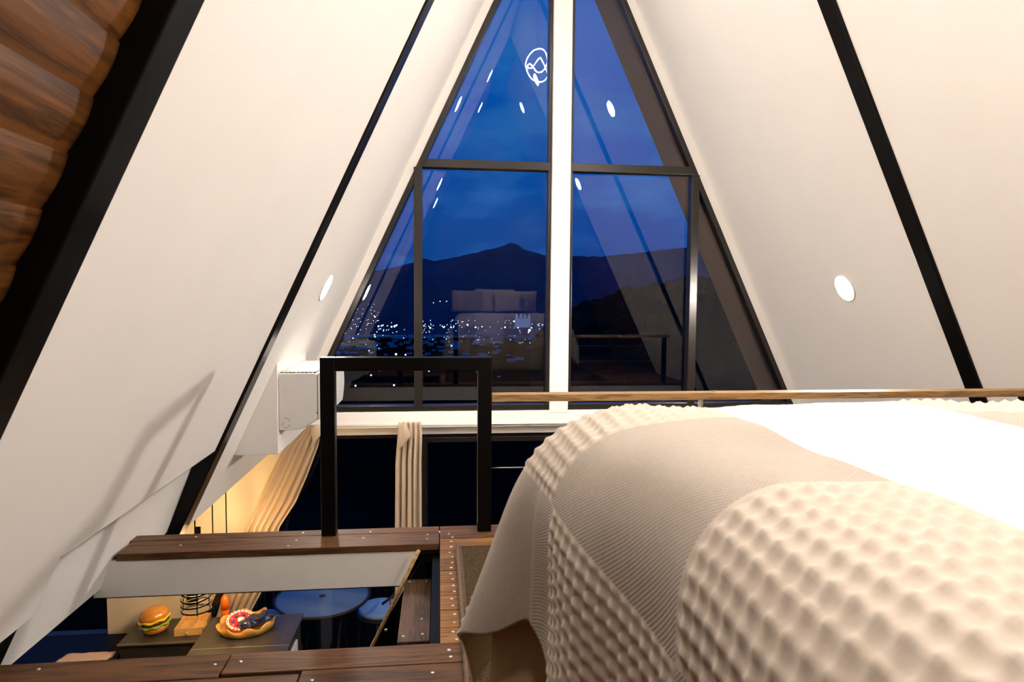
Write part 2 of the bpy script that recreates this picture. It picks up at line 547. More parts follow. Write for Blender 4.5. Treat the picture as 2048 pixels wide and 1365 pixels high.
for side, nm in ((-1, 'left_reveal'), (1, 'right_reveal')):
    zb, zt = -0.08, ZA
    poly = [(sx(side, zb, -0.03), zb), (fx(side, zb, 0.0), zb), (XC, ZF), (XC, ZA+0.05)]
    obj(nm, prism(poly, 'Y', YW, YW+0.13), M_WALL, wall_back)
obj('centre_post', box(XC-0.081, XC+0.081, 5.655, 5.83, 0.10, ZA-0.02), M_WALL, wall_back, bevel=0.003)
lin = [(5.66, 0.118), (5.83, 0.118), (5.83, -0.085), (5.70, -0.085), (5.70, -0.03), (5.66, -0.02)]
obj('lintel', prism(lin, 'X', sx(-1, 0.0, -0.02), sx(1, 0.0, -0.02)), M_WALL, wall_back, bevel=0.003)
# lower gable wall beside the kitchen
poly = [(-2.795, LOW), (fx(-1, LOW), LOW), (fx(-1, -0.05), -0.05), (-2.795, -0.05)]
obj('kitchen_wall', prism(poly, 'Y', YW+0.02, YW+0.13), M_CREAM, wall_back)
obj('kitchen_parapet', box(-3.75, -2.795, YW+0.02, YW+0.13, LOW, -1.80), M_CREAM, wall_back)
poly = [(fx(1, LOW), LOW), (sx(1, LOW, -0.1), LOW), (sx(1, -0.08, -0.03), -0.08), (fx(1, -0.08), -0.08)]
obj('right_lower_reveal', prism(poly, 'Y', YW+0.01, YW+0.13), M_WALL, wall_back)

# ------------------------------------------------------------------ upper window
window_1 = thing('window_1', (XC, YW, 0.12), 'tall triangular window of dark framed panes facing the dusk', kind='structure')
FY0, FY1, GY = 5.695, 5.785, 5.765
ZT, ZS = 2.258, 0.124
FW = 0.052

def bar(name, poly, y0=FY0, y1=FY1, m=M_BRONZE, parent=None, bev=0.004):
    return obj(name, prism(poly, 'Y', y0, y1), m, parent or window_1, bevel=bev)

def pane(poly, parent=None, y=GY, name='glass_pane'):
    return obj(name, prism(poly, 'Y', y, y+0.006), M_GLASS, parent or window_1)

PL = 0.081                                   # half width of the white post
mx = {-1: XC-1.2357, 1: XC+1.2257}
for side in (-1, 1):
    px = XC+side*PL
    top = ZF-PL/T
    # sloping bar, stile at the post, transom, mullion, bottom rail
    bar('frame_bar', [(fx(side, ZS), ZS), (px, top), (px, top-FW*2.35), (fx(side, ZS, FW), ZS)])
    bar('frame_bar', [(px, ZS), (px+side*0.030, ZS), (px+side*0.030, top-0.15), (px, top-0.12)])
    bar('transom', [(px, ZT-0.036), (px, ZT+0.036), (fx(side, ZT+0.036, FW), ZT+0.036), (fx(side, ZT-0.036, FW), ZT-0.036)], FY0-0.006)
    hw = 0.036
    m_top = ZT-0.036
    bar('mullion', [(mx[side]-hw, ZS), (mx[side]+hw, ZS), (mx[side]+hw, m_top), (mx[side]-hw, m_top)], FY0-0.006)
    bar('frame_bar', [(px, ZS-0.004), (px, ZS+0.048), (fx(side, ZS+0.048), ZS+0.048), (fx(side, ZS-0.004), ZS-0.004)], FY0-0.003)
    # three panes
    i = 0.025
    pane([(px+side*i, ZT+i), (fx(side, ZT+i, i), ZT+i), (px+side*i, ZF-(PL+i)/T-i*2)])
    pane([(px+side*i, ZS+i), (mx[side], ZS+i), (mx[side], ZT-i), (px+side*i, ZT-i)])
    zm = ZF-abs(mx[side]-XC)/T-i*2
    pane([(mx[side], ZS+i), (fx(side, ZS+i, i), ZS+i), (mx[side], zm)])

# ------------------------------------------------------------------ lower glazing
window_2 = thing('window_2', (XC, YW, LOW), 'dark lower glazing with sliding door below the white lintel', kind='structure')
LT, LB = -0.085, LOW+0.02
def lbar(name, poly, **k):
    return bar(name, poly, 5.745, 5.82, parent=window_2, **k)
for side in (-1, 1):
    lbar('frame_bar', [(fx(side, LB), LB), (fx(side, LT), LT), (fx(side, LT, 0.06), LT), (fx(side, LB, 0.06), LB)])
lbar('head_rail', [(fx(-1, LT), LT), (fx(1, LT), LT), (fx(1, LT-0.04), LT-0.04), (fx(-1, LT-0.04), LT-0.04)])
for a, b in ((-0.155, -0.105), (0.355, 0.435), (1.045, 1.118), (2.2, 2.26)):
    lbar('stile', [(a, LB), (b, LB), (b, LT-0.04), (a, LT-0.04)])
lbar('head_rail', [(-0.105, LT-0.04), (1.045, LT-0.04), (1.045, LT-0.085), (-0.105, LT-0.085)])
lbar('bottom_rail', [(-0.105, LB), (1.045, LB), (1.045, LB+0.09), (-0.105, LB+0.09)])
pane([(fx(-1, LB, 0.03), LB), (-0.13, LB), (-0.13, LT-0.02), (fx(-1, LT-0.02, 0.03), LT-0.02)], window_2, 5.785)
pane([(-0.13, LB), (0.4, LB), (0.4, LT-0.06), (-0.13, LT-0.06)], window_2, 5.785)
pane([(0.4, LB), (1.08, LB), (1.08, LT-0.06), (0.4, LT-0.06)], window_2, 5.785)
pane([(1.08, LB), (fx(1, LB, 0.03), LB), (fx(1, LT-0.02, 0.03), LT-0.02), (1.08, LT-0.02)], window_2, 5.785)
obj('door_handle', tube([(0.345, 5.735, -0.14), (0.345, 5.70, -0.16), (0.345, 5.70, -0.43), (0.345, 5.735, -0.45)], 0.011), M_BRONZE, window_2, True)

window_3 = thing('window_3', (-3.25, YW, -1.7), 'dark kitchen side window left of the cream wall', kind='structure')
bar('frame_bar', [(-2.80, -1.80), (-2.815, -1.80), (-2.815, -0.05), (-2.80, -0.05)], 5.74, 5.82, parent=window_3)
bar('frame_bar', [(-3.75, -1.80), (-2.80, -1.80), (-2.80, -1.765), (-3.75, -1.765)], 5.74, 5.82, parent=window_3)
pane([(-3.75, -1.78), (-2.81, -1.78), (-2.81, -0.05), (-3.75, -0.05)], window_3, 5.785)

# roof overhang outside, brown boards underneath
for side, nm in ((-1, 'trim_6'), (1, 'trim_7')):
    tag(obj(nm, slope_slab(side, YW+0.12, 6.52, -0.6, ZA, 0.0, -0.14), M_SOFFIT), 'brown soffit of the roof overhang outside, %s of the window' % ('left' if side < 0 else 'right'), kind='structure')

# ------------------------------------------------------------------ loft floor
slab = join(box(0.0, 3.5, -1.28, 3.085, -0.2, -0.032), box(-1.48, 0.0, -1.28, 1.995, -0.2, -0.032), box(-1.42, 0.0, 2.89, 3.085, -0.2, -0.032))
floor = tag(obj('floor', slab, M_STEEL), 'stained board floor of the loft with an open stairwell', kind='structure')
me_screw = None

def screw(parent, x, y, z=0.0, r=0.0055):
    global me_screw
    if me_screw is None:
        g = lathe([(r*1.02, -0.002), (r, 0.0012), (r*0.55, 0.0022)], seg=10)
        o = obj('screw', g, M_SCREW, None, True)
        me_screw = o.data
    else:
        o = bpy.data.objects.new('screw', me_screw)
        COL.objects.link(o)
    o.location = (x, y, z)
    adopt(o, parent)
    return o

def board(x0, x1, y0, y1, m, screws=(), z1=0.0, th=0.03, par=None):
    g = 0.0022
    V, F = box(x0+g, x1-g, y0+g, y1-g, z1-th, z1)
    o = obj('floor_board', (V, F), m, par or floor, bevel=0.0025)
    for x, y in screws:
        screw(o, x, y, z1)
    return o

# header boards over the far edge of the stairwell (the posts stand here)
board(-1.385, 0.001, 3.02, 3.095, M_DECK, [(-0.63, 3.06), (-0.32, 3.045), (-1.1, 3.05)])
board(-1.362, 0.001, 2.865, 3.02, M_DECK, [(-0.66, 2.90), (-0.64, 2.965), (-0.345, 2.97), (-0.055, 2.985), (-0.055, 2.93), (-1.13, 2.95)])
rows = [3.095, 2.925, 2.79, 2.68, 2.57, 2.46, 2.35, 2.236, 2.11, 2.005]
for i in range(len(rows)-1):
    a, b = rows[i+1], rows[i]
    w = b-a
    board(0.001, 3.3, a, b, M_DECK if i in (0,) else M_DECKR, [(0.045+0.008*(i % 2), a+w*0.72), (0.048+0.004*(i % 3), a+w*0.25)] if i else [(0.045, 2.985), (0.06, 2.94), (0.31, 3.04)])
# boards this side of the stairwell
board(-1.41, -0.63, 1.885, 2.018, M_DECK, [(-1.16, 1.98), (-0.66, 1.955)])
board(-0.63, 3.3, 1.90, 2.016, M_DECK, [(-0.59, 1.965), (0.03, 1.97), (0.035, 1.93)])
board(-1.44, -0.40, 1.77, 1.885, M_DECK, [(-0.43, 1.83), (-1.2, 1.83)])
board(-0.40, 3.3, 1.775, 1.90, M_DECK, [(-0.36, 1.845), (-0.02, 1.85)])
y = 1.77
while y > -1.2:
    board(-1.44, 3.3, y-0.118, y, M_DECK)
    y -= 0.118

# white painted header beam under the far boards
V, F = prism([(-1.42, -0.032), (-0.085, -0.032), (-0.165, -0.19), (-1.46, -0.19)], 'Y', 2.872, 2.95)
tag(obj('trim_8', (V, F), M_BEAMW, bevel=0.003), 'white painted beam below the far edge of the stairwell', kind='structure')
# white fascia along the loft edge facing the window
tag(obj('trim_9', box(-1.38, 3.32, 3.088, 3.115, -0.20, -0.03), M_BEAMW), 'white fascia along the loft edge facing the window', kind='structure')

# ------------------------------------------------------------------ lower storey shell
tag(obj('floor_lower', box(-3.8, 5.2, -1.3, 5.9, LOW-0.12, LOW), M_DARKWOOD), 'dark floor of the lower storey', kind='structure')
tag(obj('ceiling', box(-3.8, -1.47, 1.4, 5.83, -0.10, -0.02), M_WALL), 'flat ceiling over the kitchen side bay', kind='structure')
tag(obj('wall_kitchen', box(-3.9, -3.75, 1.4, 5.83, LOW, -0.02), M_CREAM), 'far left cream wall of the kitchen bay', kind='structure')
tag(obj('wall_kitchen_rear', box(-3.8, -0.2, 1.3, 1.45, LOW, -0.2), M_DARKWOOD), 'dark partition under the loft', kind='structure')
poly = [(sx(-1, LOW, -0.3), LOW), (sx(1, LOW, -0.3), LOW), (XC, ZA+0.3)]
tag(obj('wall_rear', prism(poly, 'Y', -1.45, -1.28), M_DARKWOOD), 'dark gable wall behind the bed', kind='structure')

# ------------------------------------------------------------------ guardrail
gr = thing('guardrail', (0.2, 3.03, 0), 'black steel guardrail frame with pine handrail at the loft edge', 'railing')
PW = 0.064
obj('post', box(-0.536, -0.472, 3.0, 3.0+PW, 0.0, 0.822), M_STEEL, gr, bevel=0.003)
obj('post', box(0.178, 0.242, 3.0, 3.0+PW, 0.0, 0.822), M_STEEL, gr, bevel=0.003)
obj('top_rail', box(-0.472, 0.178, 3.0, 3.0+PW, 0.760, 0.822), M_STEEL, gr, bevel=0.003)
obj('post', box(2.985, 3.04, 3.005, 3.055, 0.0, 0.64), M_STEEL, gr, bevel=0.003)
hr = []
N = 60
for i in range(N+1):
    x = 0.243+(3.075-0.243)*i/N
    j = 0.0012*noise.noise((x*7, 0, 3))
    k = 0.0012*noise.noise((x*9, 4, 1))
    hr.append([(x, 3.0+j, 0.614+k), (x, 3.084+j, 0.614), (x, 3.084+j, 0.646), (x, 3.0+j, 0.646+j)])
V = [p for q in hr for p in q]
F = [(0, 1, 2, 3), tuple(4*N+i for i in (3, 2, 1, 0))]
for i in range(N):
    for k in range(4):
        F.append((4*i+k, 4*i+(k+1) % 4, 4*i+4+(k+1) % 4, 4*i+4+k))
obj('handrail', (V, F), M_RAIL, gr, label='pale pine handrail')
obj('bracket', join(box(1.262, 1.272, 3.02, 3.06, 0.575, 0.615)), M_SCREW, gr)
obj('bolt', lathe([(0.009, 0), (0.009, 0.004), (0.004, 0.006)], (1.345, 3.06, 0.645), 12), M_RAIL, gr)
for z in (0.294, 0.50):
    obj('cable', tube([(0.242, 3.03, z), (2.985, 3.03, z)], 0.0032, 6), M_CABLE, gr, True)

# ------------------------------------------------------------------ stair ladder in the well
st = thing('stair_ladder', (-0.1, 2.5, LOW), 'steep dark stair with brown board treads in the stairwell', 'stairs')
tr1 = obj('tread', box(-0.150, -0.034, 2.295, 2.825, -0.172, -0.14), M_TREAD, st, bevel=0.003)
tr2 = obj('tread', box(-0.152, -0.034, 2.03, 2.288, -0.178, -0.147), M_TREAD, st, bevel=0.003)
for x, y in ((-0.128, 2.80), (-0.055, 2.80), (-0.066, 2.46), (-0.130, 2.335), (-0.060, 2.345)):
    screw(tr1, x, y, -0.14)
screw(tr2, -0.061, 2.26, -0.147)
screw(st, -0.022, 2.292, -0.14)
for k in range(1, 8):
    obj('tread', box(-0.27-0.10*k, -0.15-0.10*k, 2.30, 2.80, -0.14-0.30*k-0.03, -0.14-0.30*k), M_TREAD, st, bevel=0.003) if k > 2 else None
# stringers: black plates following the stair
for y0, y1 in ((2.826, 2.846),):
    poly = [(-0.075, -0.05), (-0.03, -0.2), (-0.03, -0.55), (-0.95, LOW), (-1.30, LOW), (-0.30, -0.44)]
    obj('stringer', prism(poly, 'Y', y0, y1), M_STEEL, st)
obj('bolt', lathe([(0.009, 0), (0.009, 0.003), (0.004, 0.007)], (0, 0, 0), 12), M_SCREW, st, True)
b = bpy.data.objects['bolt.001'] if 'bolt.001' in bpy.data.objects else None
if b:
    b.rotation_euler = (math.pi/2, 0, 0)
    b.location = Vector((-0.232, 2.826, -0.365))-Vector(st.location)
obj('handrail', tube([(-0.088, 2.80, -0.002), (-0.288, 2.80, -0.418), (-1.2, 2.80, -2.32)], 0.0085, 8), M_TREAD if False else M_RAIL, st, True, label='thin pale wooden edge rail')
obj('steel_frame', join(box(-0.030, 0.0, 2.02, 2.87, -0.2, -0.045), box(-0.084, 0.0, 2.845, 2.89, -0.075, -0.033)), M_STEEL, st)

# ------------------------------------------------------------------ rug
rug = thing('rug', (1.1, 1.2, 0), 'dark brown rug with a stitched edge beside the bed', 'rug')
obj('pile', box(0.083, 2.3, -0.4, 2.80, 0.0, 0.013), M_RUG, rug, bevel=0.004)
V, F = [], []
pts = [(0.079, 2.803, 0.009)]
N = 150
for i in range(N+1):
    pts.append((0.077+0.0015*math.sin(i*1.9), 2.80-(2.80-0.2)*i/N, 0.010+0.002*math.sin(i*2.3)))
obj('edge_binding', tube(pts, 0.0085, 8), M_RUGE, rug, True)
# overlock stitches
gs = []
for i in range(150):
    y = 2.79-i*0.0115
    gs.append(box(0.084, 0.096, y, y+0.006, 0.008, 0.0165))
s_ = obj('edge_stitches', join(*gs), M_RUGE, rug)
s_['kind'] = 'stuff'

# ------------------------------------------------------------------ bed
bed = thing('bed', (1.12, 0.3, 0.013), 'wide bed with beige cloth covered base', 'bed')
obj('mattress', box(0.42, 1.82, -0.70, 1.12, 0.40, 0.815), M_PILLOW, bed, bevel=0.05)
obj('base', box(0.24, 2.0, -0.72, 1.27, 0.05, 0.40), M_SKIRT, bed, bevel=0.03)
# valance hanging round the base
V, F = [], []
K = 70
ctrl_p = [(0.29, -0.70), (0.29, 1.00), (0.28, 1.15), (0.25, 1.27), (0.18, 1.37), (0.125, 1.43), (0.13, 1.48), (0.20, 1.51), (0.32, 1.515), (1.90, 1.515)]
path = []
for (xa, ya), (xb, yb) in zip(ctrl_p, ctrl_p[1:]):
    ns_ = max(3, int(math.hypot(xb-xa, yb-ya)/0.025))
    for q in range(ns_):
        path.append((xa+(xb-xa)*q/ns_, ya+(yb-ya)*q/ns_))
nz = 12
for j, (px_, py_) in enumerate(path):
    qa, qb = path[max(0, j-1)], path[min(len(path)-1, j+1)]
    tx_, ty_ = qb[0]-qa[0], qb[1]-qa[1]
    ln_ = math.hypot(tx_, ty_) or 1.0
    nx_, ny_ = -ty_/ln_, tx_/ln_
    for k in range(nz+1):
        u = k/nz
        fl = 0.010*u*math.sin(j*0.55)+0.008*u*math.sin(j*0.23+1)+0.015*u
        V.append((px_+nx_*fl, py_+ny_*fl, 0.42-0.404*u))
for j in range(len(path)-1):
    for k in range(nz):
        F.append((j*(nz+1)+k, (j+1)*(nz+1)+k, (j+1)*(nz+1)+k+1, j*(nz+1)+k+1))
o = obj('valance', (V, F), M_SKIRT, bed, True)
sm = o.modifiers.new('thick', 'SOLIDIFY'); sm.thickness = 0.006; sm.offset = -1

# bedspread: flat cloth coordinates (s,t) in metres bent over the bed
ZTOP = 0.860
S0, T0, S1, TH = 0.47, 1.25, 1.77, -0.72          # edges of the flat top: left, foot, right, head
def arange(a, b, h):
    n_ = max(1, int(round((b-a)/h)))
    return [a+(b-a)*i/n_ for i in range(n_)]
sl = arange(-0.25, 1.32, 0.0055)+arange(1.32, 2.46, 0.03)+[2.46]
tl = arange(-0.80, 0.16, 0.03)+arange(0.16, 2.02, 0.0055)+[2.02]

# profile tables: angle of the cloth against the horizontal as it goes over the edge
STEP = 0.005
def prof_table(phimax, dlen):
    tab = [(0.0, 0.0)]
    h = v = 0.0
    d = 0.0
    while d < 1.1:
        phi = phimax*smooth01(d/dlen)
        h += STEP*math.cos(phi); v += STEP*math.sin(phi)
        d += STEP
        tab.append((h, v))
    return tab
PT_SIDE = prof_table(math.radians(87), 0.46)
PT_NEAR = prof_table(math.radians(89), 0.30)
PT_CORN = prof_table(math.radians(70), 0.50)
PT_FOOT = prof_table(math.radians(87), 0.34)
def pt(tab, d):
    i = d/STEP
    k = min(int(i), len(tab)-2)
    f = min(1.0, i-k)
    a, b = tab[k], tab[k+1]
    return a[0]+(b[0]-a[0])*f, a[1]+(b[1]-a[1])*f

PITCH_W = 0.031
def waffle(s, t):
    ci = math.floor((s-0.13)/0.43); ri = math.floor((t-0.31)/0.43)
    if ci == 1: return 0.0012*noise.noise((s*60, t*60, 0))
    if (ci+ri) % 2: return 0.0
    fs = ((s-0.13) % 0.43); ft = ((t-0.31) % 0.43)
    e = smooth01(min(fs, 0.43-fs)/0.014)*smooth01(min(ft, 0.43-ft)/0.014)
    c1 = math.cos(math.pi*s/PITCH_W); c2 = math.cos(math.pi*t/PITCH_W)
    c1 *= c1; c2 *= c2
    return e*0.0058*(1-smooth01((t-1.62)/0.1))*(0.5*(c1*c1+c2*c2)+0.5*c1*c1*c2*c2-0.25)

def fold(y, d):
    """sideways wave of the hanging left side"""
    g = smooth01((d-0.22)/0.40)
    return g*(-0.035*math.exp(-((y-1.20)/0.08)**2)+0.018*math.exp(-((y-1.02)/0.07)**2)-0.02*math.exp(-((y-0.72)/0.12)**2)+0.015*math.sin(y*11))

V, F, UV = [], [], []
keep = []
HEM = 0.62
for s in sl:
    for t in tl:
        ds = (S0-s) if s < S0 else (s-S1 if s > S1 else 0.0)
        sgn = -1 if s < S0 else 1
        dt = (t-T0) if t > T0 else 0.0
        d = math.hypot(ds, dt)
        th = math.atan2(dt, ds) if d > 0 else 0.0
        corner = math.sin(2*th)**2 if (ds > 0 and dt > 0) else 0.0
        keep.append(True)
        dd = d*(1-0.15*smooth01((d-0.30)/0.3)*math.exp(-((t-1.27)/0.13)**2)) if s < S0 else d
        cw = smooth01(math.sin(2*th)*1.15) if (ds > 0 and dt > 0) else 0.0
        h1, v1 = pt(PT_SIDE, dd)
        if dt == 0 and ds > 0:
            nw = 1-smooth01((t-0.76)/0.48)
            h0, v0 = pt(PT_NEAR, dd)
            h1, v1 = h1+(h0-h1)*nw, v1+(v0-v1)*nw
        h2, v2 = pt(PT_CORN, dd)
        if dt > 0:
            fw = smooth01((th-math.radians(45))/math.radians(45)) if ds > 0 else 1.0
            h0, v0 = pt(PT_FOOT, dd)
            h1, v1 = h1+(h0-h1)*fw, v1+(v0-v1)*fw
        h = h1+(h2-h1)*cw; v = v1+(v2-v1)*cw
        if d > 0:
            ux, uy = ds/d, dt/d
        else:
            ux = uy = 0.0
        bx_ = min(max(s, S0), S1); by_ = min(t, T0)
        side_w = ux if dt == 0 else ux*max(0.0, 1-dt/0.25)
        fo = fold(by_-0.0, dd)*(1 if sgn < 0 else 0.5) if ux > 0.5 else 0.0
        x = bx_+sgn*ux*(h+fo*side_w)
        yy = by_+uy*h
        # thickness and softness of the duvet
        nb = 0.006*noise.noise((s*3.1, t*3.1, 2.0))+0.006*noise.noise((s*7, t*7, 9.0))
        crown = 0.012*smooth01((s-S0+0.2)/0.9)
        z = ZTOP+crown*(1 if s < 1.1 else 0.6)-v+nb
        # normal of the profile for the relief
        phi = math.radians(87)*smooth01(dd/0.42) if d > 0 else 0.0
        nx_, ny_, nz_ = sgn*ux*math.sin(phi), uy*math.sin(phi), math.cos(phi)
        wv = waffle(s, t)
        V.append((x+nx_*wv, yy+ny_*wv, z+nz_*wv))
        UV.append((s, t))
nt = len(tl)
used = {}
V2, UV2 = [], []
def vid(i):
    if i not in used:
        used[i] = len(V2); V2.append(V[i]); UV2.append(UV[i])
    return used[i]
for i in range(len(sl)-1):
    for j in range(nt-1):
        a = (i*nt+j, (i+1)*nt+j, (i+1)*nt+j+1, i*nt+j+1)
        if any(keep[q] for q in a):
            F.append(tuple(vid(q) for q in a))
me = bpy.data.meshes.new('bedspread')
me.from_pydata(V2, [], F)
uvl = me.uv_layers.new(name='cloth')
li = [0]*len(me.loops)
me.loops.foreach_get('vertex_index', li)
flat = []
for q in li:
    flat += [UV2[q][0], UV2[q][1]]
uvl.data.foreach_set('uv', flat)
me.polygons.foreach_set('use_smooth', [True]*len(me.polygons))
me.materials.append(M_SPREAD)
me.materials.append(M_SKIRT)
spread = bpy.data.objects.new('bedspread', me)
COL.objects.link(spread)
tag(spread, 'beige patchwork bedspread of waffle and plain squares with a white stripe', 'bedspread')
sm = spread.modifiers.new('thick', 'SOLIDIFY'); sm.thickness = 0.012; sm.offset = -1; sm.material_offset = 1

# pillows at the head of the bed (seen mirrored in the window)
def pillow(cx, cy, cz, w, h, d, lab, lean=-0.25, band=None, rz=0.0):
    V, F = [], []
    nu, nv = 22, 16
    for sgn in (1, -1):
        for i in range(nu+1):
            for j in range(nv+1):
                u, v = -1+2*i/nu, -1+2*j/nv
                q = (max(0.0, (1-u**4)*(1-v**4)))**0.45
                px_ = u*w/2*(1-0.07*(1-abs(u))*0-0.06*(1-v*v)*0)*(1-0.05*(1-v*v)*abs(u)**3)
                pz_ = v*h/2*(1-0.06*(1-u*u)*abs(v)**3)
                V.append((px_, sgn*d/2*q, pz_))
    m = (nu+1)*(nv+1)
    for k in (0, 1):
        for i in range(nu):
            for j in range(nv):
                a = k*m+i*(nv+1)+j
                F.append((a, a+nv+1, a+nv+2, a+1))
    M3 = Matrix.Rotation(rz, 3, 'Z') @ Matrix.Rotation(lean, 3, 'X')
    V = [Vector((cx, cy, cz))+M3@Vector(v) for v in V]
    root = thing('pillow', (cx, cy, cz-h/2), lab, 'pillow', 'pillows propped at the head of the bed')
    obj('cover', (V, F), M_PILLOW, root, True)
    if band:
        Vb, Fb = [], []
        a0, a1 = band
        nu2 = 6
        for sgn in (1,):
            for i in range(nu2+1):
                for j in range(nv+1):
                    u, v = a0+(a1-a0)*i/nu2, -0.97+1.94*j/nv
                    q = (max(0.0, (1-u**4)*(1-v**4)))**0.45
                    Vb.append(Vector((cx, cy, cz))+M3@Vector((u*w/2*(1-0.05*(1-v*v)*abs(u)**3), d/2*q+0.004, v*h/2*(1-0.06*(1-u*u)*abs(v)**3))))
        for i in range(nu2):
            for j in range(nv):
                a = i*(nv+1)+j
                Fb.append((a, a+nv+1, a+nv+2, a+1))
        obj('band', (Vb, Fb), M_PILLOWG, root, True)
    return root
pillow(0.60, -0.42, 1.085, 0.78, 0.40, 0.20, 'pillow with a grey centre band, reflected left of the other', -0.25, (-0.45, 0.45))
pillow(1.40, -0.42, 1.085, 0.78, 0.40, 0.20, 'pillow with a grey band on one end, reflected beside the white post', -0.25, (0.15, 0.96))
pillow(1.02, -0.60, 1.11, 0.74, 0.42, 0.16, 'plain pillow peeking out behind the two banded ones', -0.2)

# ------------------------------------------------------------------ nightstand with sunflower (behind the camera, mirrored in the window)
ns = thing('nightstand', (2.42, -0.62, 0), 'small dark nightstand beside the bed head', 'nightstand')
obj('carcass', box(2.24, 2.60, -0.80, -0.44, 0.10, 0.50), M_DARKWOOD, ns, bevel=0.004)
obj('top', box(2.22, 2.62, -0.82, -0.42, 0.50, 0.525), M_TREAD, ns, bevel=0.004)
for x in (2.26, 2.56):
    for y in (-0.78, -0.48):
        obj('leg', box(x, x+0.03, y, y+0.03, 0.0, 0.10), M_DARKWOOD, ns)
obj('drawer', box(2.26, 2.58, -0.44, -0.425, 0.30, 0.48), M_TREAD, ns, bevel=0.003)
sf = thing('sunflower_vase', (2.42, -0.60, 0.525), 'single orange sunflower in a small vase on the nightstand', 'flower')
obj('vase', lathe([(0.03, 0), (0.045, 0.03), (0.04, 0.09), (0.02, 0.13), (0.024, 0.15)], (2.42, -0.60, 0.525), 20), M_CARD, sf, True)
obj('stem', tube([(2.42, -0.60, 0.66), (2.42, -0.59, 0.76), (2.42, -0.565, 0.835)], 0.005), M_STEM, sf, True)
obj('centre', rot_about(lathe([(0.028, 0), (0.03, 0.008), (0.015, 0.014)], (2.42, -0.56, 0.84), 20), (2.42, -0.56, 0.84), Matrix.Rotation(-math.pi/2, 3, 'X')), M_SEED, sf, True)
for k in range(14):
    a = 2*math.pi*k/14
    Vp = [(0.024, -0.010, 0), (0.024, 0.010, 0), (0.055, 0.013, 0.006), (0.075, 0.0, 0.002), (0.055, -0.013, 0.006)]
    Vp = Vp+[(x, y, z-0.002) for x, y, z in Vp]
    Rm = Matrix.Rotation(-math.pi/2, 3, 'X') @ Matrix.Rotation(a, 3, 'Z')
    Vp = [Vector((2.42, -0.56, 0.84))+Rm@Vector(p) for p in Vp]
    obj('petal', (Vp, [(0, 1, 2, 3, 4), (9, 8, 7, 6, 5)]+[(i, i+5, (i+1) % 5+5, (i+1) % 5) for i in range(5)]), M_PETAL, sf)

# ------------------------------------------------------------------ air conditioner
ac = thing('air_conditioner', (-0.85, 4.5, 0.274), 'white split air conditioner mounted on the left boxing', 'air conditioner')
prof = [(-0.984, 0.628), (-0.765, 0.628), (-0.752, 0.618), (-0.752, 0.345), (-0.775, 0.322), (-0.855, 0.281), (-0.900, 0.274), (-0.984, 0.274)]
body = obj('body', prism(prof, 'Y', 4.125, 4.925), M_PLASTIC, ac, bevel=0.004)
fp = []
for k in range(9):
    u = k/8
    fp.append((-0.722+0.020*math.sin(math.pi*(0.15+0.75*u)), 0.632-0.290*u))
fp = [(-0.749, 0.632)]+fp+[(-0.749, 0.342)]
obj('front_panel', prism(fp, 'Y', 4.122, 4.928), M_PLASTIC, ac, bevel=0.004)
obj('panel_gap', box(-0.7518, -0.7482, 4.1245, 4.92, 0.35, 0.622), M_PLASTICG, ac)
obj('flap', prism([(-0.762, 0.330), (-0.757, 0.337), (-0.846, 0.2795), (-0.850, 0.275)], 'Y', 4.16, 4.89), M_PLASTIC, ac)
# intake grille on top: slots between real slats
gr_top = obj('grille', box(-0.975, -0.768, 4.15, 4.90, 0.6282, 0.6292), M_PLASTICG, ac)
slats = []
for k in range(9):
    x = -0.972+0.0245*k
    obj('grille_slat', box(x, x+0.012, 4.14, 4.91, 0.628, 0.636), M_PLASTIC, gr_top)
for k in range(19):
    y = 4.14+0.0412*k
    obj('grille_bar', box(-0.980, -0.764, y, y+0.022, 0.628, 0.637), M_PLASTIC, gr_top)
# round knock-out mark on the end cap
def arc(cx, cz, r, a0, a1, n_=18):
    return [(cx+r*math.cos(a0+(a1-a0)*i/n_), 4.1245, cz+r*math.sin(a0+(a1-a0)*i/n_)) for i in range(n_+1)]
obj('knockout_mark', join(tube(arc(-0.948, 0.320, 0.030, -1.9, -0.25), 0.0011, 6), tube(arc(-0.948, 0.322, 0.030, 0.3, 1.9), 0.0011, 6), tube(arc(-0.965, 0.316, 0.007, -2.2, 1.6), 0.0011, 6)), M_PLASTICG, body)
obj('clip', tube([(-0.758, 4.123, 0.383), (-0.752, 4.123, 0.383)], 0.005, 8), M_PLASTICG, body)

# ------------------------------------------------------------------ curtains and rod
rod = thing('curtain_rod', (XC, 5.62, 0.01), 'thin white curtain rod under the window lintel', 'curtain rod')
obj('rod', tube([(-1.10, 5.62, 0.012), (3.0, 5.62, 0.012)], 0.011, 12), M_RODW, rod, True)
for x in (-0.95, 0.75, 2.4):
    obj('bracket', box(x-0.008, x+0.008, 5.61, 5.66, 0.0, 0.024), M_RODW, rod)

